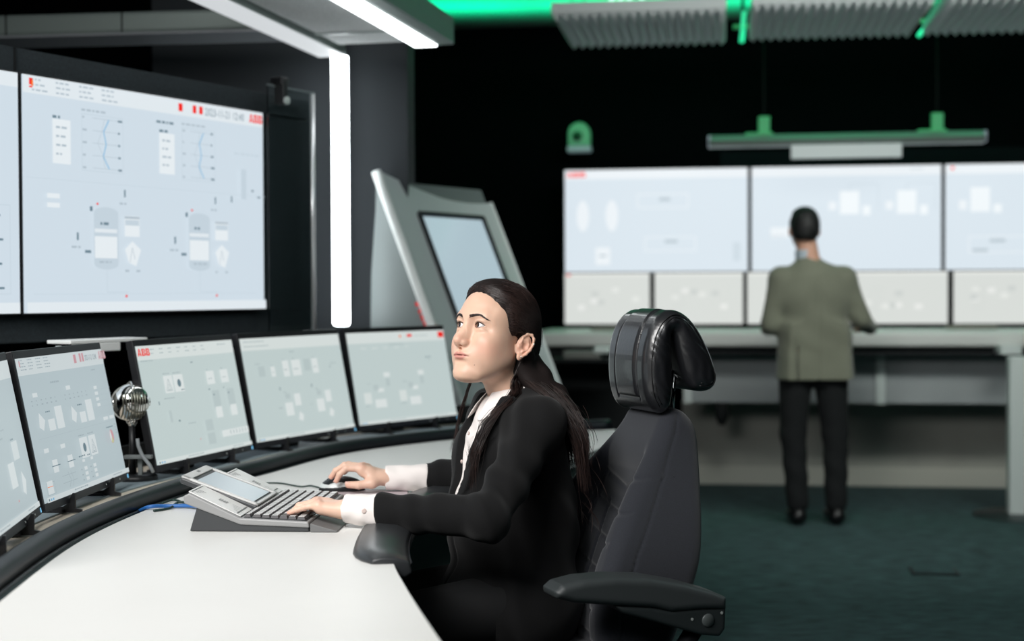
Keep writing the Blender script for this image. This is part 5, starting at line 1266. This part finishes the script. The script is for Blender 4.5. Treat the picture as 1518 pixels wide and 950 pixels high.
def frontlock():
    a = RNG.rand(); b_ = RNG.rand(); zt = .80+.12*RNG.rand()
    return [hw((-.030-.022*a, .067, -.045)), hw((-.022-.034*a, .060+.006*b_, -.085))+j(.002), bp_(.034-.012*a, .072+.03*b_, 1.045-.01*a)+j(.003), bp_(.088+.010*a, .078+.035*b_, .985)+j(.004), bp_(.122+.006*a, .068+.055*b_, .91)+j(.005), bp_(.130, .050+.07*b_, zt+.02)+j(.006)]
fall(lambda: hw((-.038+.003*RNG.randn(), .068, -.022)), frontlock, 150)
fall(lambda: hw((-.03, -.066, -.03)), lambda: [hw((-.015, -.062, -.07)), hw((.0, -.058, -.105))+j(.002), bp_(.10, -.085, .99)+j(.003), bp_(.12, -.09, .90)+j(.003)], 26)
# flyaways
for i in range(46):
    a = 1.15+RNG.rand()*2.0; q = np.array([HCc[0]-math.cos(a)*-.0+.10*math.cos(a), .02*RNG.randn(), .05+.096*math.sin(a)]); d = (q-HCc); d /= np.linalg.norm(d); tg = np.array([-d[2], 0, d[0]])
    Ln = .02+.03*RNG.rand(); r1_, r2_ = RNG.rand()**1.5, RNG.randn(); pth = [q+d*(-.004+.014*math.sin(t_*2.6)*r1_)+tg*Ln*t_*(1 if i % 2 else -1)+np.array([0, .01, 0])*t_*r2_ for t_ in T_]; paths.append(HO+np.array(pth)@RH.T); cols.append(hcol())
for i in range(40):
    q0 = bp_(-.125, .17*RNG.rand(), 1.02-.25*RNG.rand()); dd_ = np.array([.03*RNG.rand(), -.01, -.05])*(.6+RNG.rand()); r1_ = RNG.rand(); paths.append(np.array([q0+dd_*t_+bf*-.018*math.sin(t_*3)*r1_ for t_ in T_])); cols.append(hcol())
v, f = strands(paths, RNG.uniform(.00035, .00075, len(paths))); cc = np.repeat(np.array(cols), 14*3, axis=0)
o = npmesh('hair_strands', v, f, hair_m, None, cc); o['kind'] = 'stuff'; wparent(o, woman)
# solid mass under the falling strands
F = Field((-.10, 3.22, .70), (.22, 3.70, 1.20), .0035)
A = hw(GP+np.array([.012, 0, -.005]))
for l in (-.06, -.02, .02, .06):
    q = [A+bl_*l*.35, bp_(-.062, l*.5+.01, 1.07), bp_(-.080, l*.9+.02, 1.0), bp_(-.098, l+.025, .93), bp_(-.106, l+.03, .85)]
    for a, b_, r0, r1 in zip(q, q[1:], (.030, .028, .022, .014), (.028, .022, .014, .006)): F.cap(a, b_, r0, r1, k=.02, flat=(bf, .7))
for a_ in (0, .5, 1):
    q = [hw((-.055, .058, -.012)), hw((-.05-.015*a_, .055, -.05)), bp_(-.035-.05*a_, .085, 1.045), bp_(-.065-.035*a_, .128+.012*a_, 1.003), bp_(-.09-.025*a_, .158, .95), bp_(-.108, .166, .86)]
    for a, b_, r0, r1 in zip(q, q[1:], (.018, .018, .016, .012, .009), (.018, .016, .012, .009, .004)): F.cap(a, b_, r0, r1, k=.014)
V, Q = F.mesh(); o = npmesh('long_hair', V, Q, MATS['hair_base'], None, np.tile(S(26, 19, 18)[:3], (len(V), 1))); wparent(o, woman)
# hair tie
b = MB(); b.tube([tuple(hw(GP+np.array([-.004+.0*math.cos(w), .012*math.cos(w), .012*math.sin(w)-.002]))) for w in [2*math.pi*i/12 for i in range(13)]], .0028, 6); o = b.obj('hair_tie', black_pl, None, True); wparent(o, woman)
# ---- blazer
blz = mat('black_blazer_wool', S(15, 15, 16), .9, bump=(900, .35, .0004), sheen=.08, spec=.25, var=(3, .1))
def folds(X, Y, Z, amp=1.0):
    d = .0016*np.sin(38*X+22*Y+30*Z+2*np.sin(17*Z+9*Y))+.0011*np.sin(70*X-35*Y+28*Z+1.5*np.sin(30*X))
    return d*amp
F = Field((-.36, 3.02, .40), (.26, 4.0, 1.08), .0042)
torso(F, .006, .03)
# skirt of the blazer, open at the front
F.ell(bp_(-.02, 0, .55), (.145, .19, .12), .05, RB); F.ell(bp_(-.035, 0, .74), (.115, .165, .20), .04, RB); F.ell(bp_(.06, 0, .545), (.14, .165, .10), .06, RB)
Td = F.d.copy()
lap = lambda X, Y, Z: ((X-TC[0])*bf[0]+(Y-TC[1])*bf[1], (X-TC[0])*bl_[0]+(Y-TC[1])*bl_[1])
X, Y, Z = F.ax[0][:, None, None], F.ax[1][None, :, None], F.ax[2][None, None, :]
for a, b_, w_, wd in ((LSH, LEL, LW, 1), (RSH, REL, RW, -1)):
    F.cap(a-Zu*.018-bl_*wd*.010, b_, .052, .047, k=.055)
    e = b_+(w_-b_)*.78 if wd == 1 else b_+(w_-b_)*.62
    F.cone(b_, e, .047, .0405, k=.02, rnd=.003)
    F.ell(b_, (.047, .047, .045), .02)
dA = F.d
# sleeve folds around elbow and armpit
def ridge(F, c, ax, rng, n, amp, fr):
    pass
F.warp(lambda X, Y, Z: -folds(X, Y, Z, 2.0)-.0042*np.exp(-(((X+.05)**2+(Y-3.17)**2+(Z-.80)**2)/.055**2))*np.sin(150*X+60*Z+40*Y)
       -.003*np.exp(-(((X+.02)**2+(Y-3.25)**2+(Z-.90)**2)/.07**2))*np.sin(90*Z+60*X)-.003*np.exp(-(((X+.09)**2+(Y-3.86)**2+(Z-.80)**2)/.05**2))*np.sin(150*X+60*Z))
ff, ll = lap(X, Y, Z); zz = Z+0*X+0*Y
edge_w = np.interp(zz, [.70, .765, .79, .86, .95, 1.02, 1.06], [-.004, .003, .014, .030, .052, .066, .07])   # half width of the opening
cutd = (edge_w-np.abs(ll-.006)).astype(np.float32)   # >0 inside the V
cutd = np.where(ff > .03, cutd, -1.0); F.d = np.maximum(F.d, np.minimum(cutd, .03)*.9)
# neck hole
F.ell(bp_(.0, 0, 1.055), (.062, .062, .045), .008, RB, 's')
# lapels: proud layer along the V
lw_ = np.interp(zz, [.76, .80, .90, .965, .975, 1.03], [.0, .022, .046, .060, .040, .030]); al = np.abs(ll-.006)
lapd = np.maximum(np.maximum(edge_w-al, al-edge_w-lw_), Td-.0085); lapd = np.maximum(lapd, np.maximum(.03-ff, .76-zz)); lapd = np.maximum(lapd, zz-1.04)
F.d = np.minimum(F.d, lapd.astype(np.float32))
# front edge line below the button
gl_ = np.where((ff > .05) & (zz < .76), np.exp(-((ll-.012)/.004)**2)*.004, 0); F.d += gl_.astype(np.float32)
V, Q = F.mesh(); o = npmesh('blazer', V, Q, blz, None); wparent(o, woman)
# ---- shirt
sh = mat('white_shirt_cotton', S(240, 232, 228), .8, bump=(1200, .2, .0002), sheen=.2)
F = Field((-.46, 3.05, .70), (.12, 4.0, 1.08), .0032)
torso(F, .0005, .03)
X, Y, Z = F.ax[0][:, None, None], F.ax[1][None, :, None], F.ax[2][None, None, :]
ff, ll = lap(X, Y, Z); F.d = np.maximum(F.d, (.72-Z+0*F.d)); F.d += (.0022*np.exp(-((ll-.016)/.0022)**2)*(ff > 0)).astype(np.float32)
F.warp(lambda X, Y, Z: -.0016*np.sin(60*Z+35*X-20*Y+2*np.sin(40*Z)))
F.ell(bp_(.0, 0, 1.06), (.055, .055, .05), .004, RB, 's')
for b_, w_, t0, t1, r0, r1, sd in ((LEL, LW+np.array([0.004, 0, 0]), .74, 1.05, .0375, .0320, 1), (REL, RW, .58, 1.06, .036, .031, 2)):
    F.cone(b_+(w_-b_)*t0, b_+(w_-b_)*t1, r0, r1, k=.002, rnd=.002, wav=.0011, seed=sd)
    F.cone(b_+(w_-b_)*(t1-.01), b_+(w_-b_)*(t1+.06), r1-.0035, r1-.0045, k=0, mode='s', rnd=.001)
V, Q = F.mesh(); o = npmesh('shirt', V, Q, sh, None); wparent(o, woman)
for k_ in range(2):
    q = LW+(LEL-LW)*(.12+.0*k_)+np.array([-.002, -.0358, .003]); b = MB(); b.lathe([(.0005, -.001), (.0055, -.001), (.0055, .001), (.003, .0006), (.0005, .0006)], tuple(q), 16, Matrix.Rotation(math.pi/2+.15, 3, 'X')); o = b.obj('cuff_button', mat('button_white', S(225, 205, 198), .3), None, True); wparent(o, woman)
    break
for z_ in (.95, .885, .82):
    b = MB(); 
    q = bp_(.130 if z_ < .93 else .112, .010, z_); b.lathe([(.0005, -.001), (.0045, -.001), (.0045, .001), (.0005, .001)], tuple(q), 14, Matrix.Rotation(-tb, 3, 'Z') @ Matrix.Rotation(math.pi/2, 3, 'Y')); o = b.obj('shirt_button', MATS['button_white'], None, True); wparent(o, woman)
# collar: stand and fall
def collar():
    vs, fs = [], []; n = 44; prof_n = 6
    for i in range(n+1):
        th = math.radians(14+332*i/n); c_, s_ = math.cos(th), math.sin(th)
        fr = max(0, c_); e = min(i, n-i)/n
        tip = math.exp(-(e/.09)**2)       # near the front ends the fall grows into a point
        R0 = .0535; back = (1-c_)/2
        zt = 1.048+.020*back; cx_ = -.004-.006*back
        low = .042+.030*tip; out_ = .022+.022*tip
        for k, (dr, dz) in enumerate(((-.001, -.022), (0, -.004), (.001, .0), (.005, -.0005), (.5*out_+.002, -.5*low), (out_, -low))):
            f_ = (R0+dr)*c_*1.02+cx_+.012*tip*(k >= 4); l_ = (R0+dr)*s_+(.010*tip*(k >= 4)*(1 if s_ > 0 else -1))
            vs.append(bp_(f_+.0, l_, zt+dz))
    for i in range(n):
        for k in range(prof_n-1): a = i*prof_n+k; fs.append((a, a+prof_n, a+prof_n+1, a+1))
    return vs, fs
v, f = collar(); o = npmesh('shirt_collar', np.array(v), np.array(f), sh, None); m_ = o.modifiers.new('solid', 'SOLIDIFY'); m_.thickness = .0022; m_.offset = 0; m2 = o.modifiers.new('sub', 'SUBSURF'); m2.levels = m2.render_levels = 1; wparent(o, woman)
# ---- trousers, shoes
tr = mat('black_trousers', S(9, 10, 12), .85, bump=(700, .3, .0004))
F = Field((-.66, 3.08, .05), (.20, 3.80, .72), .008)
F.ell(bp_(-.01, 0, .57), (.13, .182, .10), 0, RB)
for a, b_, c_ in ((HIPL, KNL, ANL), (HIPR, KNR, ANR)):
    F.cap(a, b_, .082, .062, k=.03); F.cone(b_, c_, .062, .050, k=.03)
V, Q = F.mesh(); o = npmesh('trousers', V, Q, tr, None); wparent(o, woman)
for c_ in (ANL, ANR):
    F = Field(c_-np.array([.26, .2, .11]), c_+np.array([.1, .15, .05]), .005)
    F.cap(c_-Zu*.05-bf*.02, c_-Zu*.06+bf*.13, .038, .030, k=.01); F.cap(c_-Zu*.05-bf*.02, c_+Zu*.0, .036, .034, k=.01)
    F.ell(c_+Zu*-.10+bf*.05, (.3, .3, .012), .003, None, 's')
    V, Q = F.mesh(); o = npmesh('shoe', V, Q, mat('black_shoe', S(10, 10, 11), .3), None); wparent(o, woman)
# ================================================================== MOUSE
mo = thing('computer_mouse', 'black and silver mouse under the woman\'s right hand', 'mouse', (-.445, 3.868, ZD+.0028))
mf = np.array([-1., .02, 0]); 
F = Field((-.075, -.045, -.005), (.075, .045, .055), .0014)
F.ell((.004, 0, .003), (.056, .031, .034), 0); F.ell((-.020, 0, .000), (.040, .029, .026), .02)
F.ell((0, 0, -.03), (.2, .2, .0305), .001, None, 's')
V, Q = F.mesh(); x, y, z = V.T
top = z > (.013+.012*(1-(x/.06)**2)); stripe = (z > (.010+.006*(1-(x/.06)**2))) & ~top
c = np.where((z > .021-.25*np.abs(x)*0-.004*np.abs(y)/.03)[:, None] & (np.abs(y) < .026)[:, None], np.array(S(30, 34, 36)[:3])[None], np.array(S(200, 206, 205)[:3])[None])
c = np.where((z < .0125+.003*np.sin(x*30))[:, None], np.array(S(22, 24, 26)[:3])[None], c)
npmesh('shell', V, Q, mat('mouse_shell', S(30, 30, 30), .28, vcol=True), mo, c)
b = MB(); b.lathe([(.001, -.003), (.009, -.003), (.009, .003), (.001, .003)], (-.034, 0, .023), 16, Matrix.Rotation(math.pi/2, 3, 'X')); b.obj('scroll_wheel', black_pl, mo, True)
# ================================================================== MAN
MX, MY = 1.64, 8.09; man = thing('person', 'man seen from behind in an olive blazer standing at the far console', 'person', (MX, MY, 0))
def mp(x, y, z): return np.array([MX+x, MY+y, z])
F = Field(mp(-.36, -.22, -.0), mp(.46, .85, 1.76), .0075)
HX, HYY = -.045, .0
F.ell(mp(HX, .0, 1.625), (.073, .094, .094), 0); F.ell(mp(HX, .045, 1.575), (.058, .062, .075), .03); F.ell(mp(HX, .105, 1.59), (.012, .02, .018), .015)
for s_ in (-1, 1): F.ell(mp(HX+s_*.077, .0, 1.600), (.010, .017, .030), .006)
F.cap(mp(HX+.005, .0, 1.56), mp(-.015, -.01, 1.40), .056, .060, k=.02)
F.ell(mp(0, 0, 1.22), (.19, .11, .22), .04); F.ell(mp(0, 0, .95), (.16, .11, .17), .05); F.cap(mp(-.15, 0, 1.35), mp(.15, 0, 1.35), .045, k=.04)
aL = [mp(-.185, .0, 1.345), mp(-.225, .02, 1.09), mp(-.19, .30, 1.062)]; aR = [mp(.180, .0, 1.345), mp(.265, .02, 1.12), mp(.385, .30, 1.062)]
for a in (aL, aR): F.cap(a[0], a[1], .046, .038, k=.03); F.cap(a[1], a[2], .036, .026, k=.02)
for sg, a in ((-1, aL), (1, aR)):   # hands resting on the desk, five fingers each
    d = unit((.15*-sg, 1, -.02)); sd = unit((1, 0, 0)); w = a[2]
    F.ell(w+d*.05+Zu*0, (.042, .052, .02), .02)
    for i in range(4): q = w+d*.085+sd*(-.033+.022*i); F.cap(q, q+d*.045-Zu*.008, .0105, .009, k=.006); F.cap(q+d*.045-Zu*.008, q+d*.075-Zu*.022, .009, .008, k=.004)
    q = w+d*.03-sd*sg*.035; F.cap(q, q+d*.05-sd*sg*.025-Zu*.01, .013, .010, k=.01)
lg = [(mp(-.09, 0, .88), mp(-.105, .015, .50), mp(-.085, -.01, .10)), (mp(.09, 0, .88), mp(.125, .015, .50), mp(.125, -.01, .10))]
for a, b_, c_ in lg: F.cap(a, b_, .08, .055, k=.03); F.cap(b_, c_, .052, .035, k=.02); F.cap(c_, c_+np.array([0, .14, -.06]), .035, .025, k=.02)
V, Q = F.mesh(); c = np.tile(np.array(S(196, 150, 128)[:3]), (len(V), 1)); o = npmesh('body', V, Q, skin, None, c); wparent(o, man)
F = Field(mp(-.16, -.12, 1.5), mp(.06, .12, 1.76), .004)
F.ell(mp(HX, -.006, 1.640), (.081, .103, .094), 0); F.ell(mp(HX, -.03, 1.60), (.072, .078, .07), .02); F.ell(mp(HX+.005, .03, 1.70), (.06, .07, .03), .02)
F.ell(mp(HX, .125, 1.57), (.09, .085, .10), .01, None, 's'); 
for s_ in (-1, 1): F.ell(mp(HX+s_*.085, .01, 1.592), (.025, .03, .035), .01, None, 's')
X, Y, Z = F.ax[0][:, None, None], F.ax[1][None, :, None], F.ax[2][None, None, :]; F.d = np.maximum(F.d, 1.552-Z+0*F.d+.002*np.sin(X*200))
F.warp(lambda X, Y, Z: -.0012*np.sin(X*260+9*np.sin(Z*40))-.001*np.sin(Y*220+Z*150))
V, Q = F.mesh(); o = npmesh('hair', V, Q, mat('man_hair', S(10, 11, 12), .6), None); wparent(o, man)
ol = mat('olive_blazer', S(108, 111, 96), .85, bump=(500, .3, .0006), var=(6, .08), sheen=.2)
F = Field(mp(-.36, -.22, .74), mp(.46, .62, 1.52), .0065)
F.ell(mp(.0, .0, 1.24), (.205, .125, .20), 0); F.ell(mp(.01, .0, 1.02), (.185, .125, .20), .06)
F.cone(mp(.01, .0, .795), mp(.01, .0, 1.10), .212, .185, k=.05, rnd=.01)
F.cap(mp(-.165, -.0, 1.345), mp(.165, -.0, 1.345), .056, k=.05); F.cap(mp(-.03, -.005, 1.45), mp(-.02, 0, 1.37), .058, .10, k=.05)
X, Y, Z = F.ax[0][:, None, None], F.ax[1][None, :, None], F.ax[2][None, None, :]
sq = (np.abs(Y-MY)-np.interp(Z, [.75, .95, 1.3], [.135, .115, .12])+0*F.d).astype(np.float32); F.d = np.maximum(F.d, sq)
for a in (aL, aR): F.cap(a[0], a[1], .056, .052, k=.045); F.cone(a[1], a[1]+(a[2]-a[1])*.93, .053, .042, k=.02)
F.ell(mp(-.03, .0, 1.475), (.052, .055, .03), .006, None, 's')
F.warp(lambda X, Y, Z: -.0035*np.sin(26*Z+22*(X-MX)+3*np.sin(7*Z))*np.exp(-((Z-1.08)/.14)**2)-.003*np.sin(60*Z+40*(X-MX))*np.exp(-(((X-MX-.27)/.08)**2+((Z-1.14)/.1)**2)))
cs = ((X-MX-.01)+0*F.d); F.d += (.006*np.exp(-(cs/.003)**2)*(Y < MY)).astype(np.float32)
vent = np.maximum(np.abs((X-MX+.105))-.0035-.0*Z, np.maximum(Z-.98, Y-MY)); F.d = np.maximum(F.d, -(vent+0*F.d).astype(np.float32))
V, Q = F.mesh(); o = npmesh('blazer', V, Q, ol, None); wparent(o, man)
F = Field(mp(-.12, -.1, 1.42), mp(.08, .1, 1.53), .004); F.cone(mp(-.03, .0, 1.43), mp(-.036, .0, 1.502), .063, .061, k=0, rnd=.004); F.cone(mp(-.03, .0, 1.49), mp(-.034, .0, 1.54), .056, .056, k=.002, mode='s')
V, Q = F.mesh(); o = npmesh('shirt_collar', V, Q, mat('pale_blue_shirt', S(170, 182, 192), .7), None); wparent(o, man)
F = Field(mp(-.26, -.2, .04), mp(.28, .2, .95), .0075)
F.ell(mp(0, 0, .88), (.175, .115, .12), 0)
for a, b_, c_ in lg: F.cap(a, b_, .098, .072, k=.03); F.cap(b_, c_+np.array([0, 0, 0.02]), .070, .060, k=.02)
F.warp(lambda X, Y, Z: -.003*np.sin(45*Z+25*X)*np.exp(-((Z-.3)/.2)**2))
V, Q = F.mesh(); o = npmesh('trousers', V, Q, mat('navy_black_trousers', S(4, 8, 11), .9), None); wparent(o, man)
for a, b_, c_ in lg:
    F = Field(c_-np.array([.09, .1, .11]), c_+np.array([.09, .26, .05]), .005)
    F.cap(c_-Zu*.05-np.array([0, .02, 0]), c_+np.array([0, .16, -.062]), .046, .036, k=.01); F.cap(c_-Zu*.05, c_, .042, .045, k=.01); F.ell((c_[0], c_[1]+.06, -.03), (.3, .4, .031), .002, None, 's')
    V, Q = F.mesh(); o = npmesh('shoe', V, Q, mat('dark_shoe', S(12, 13, 15), .35), None); wparent(o, man)
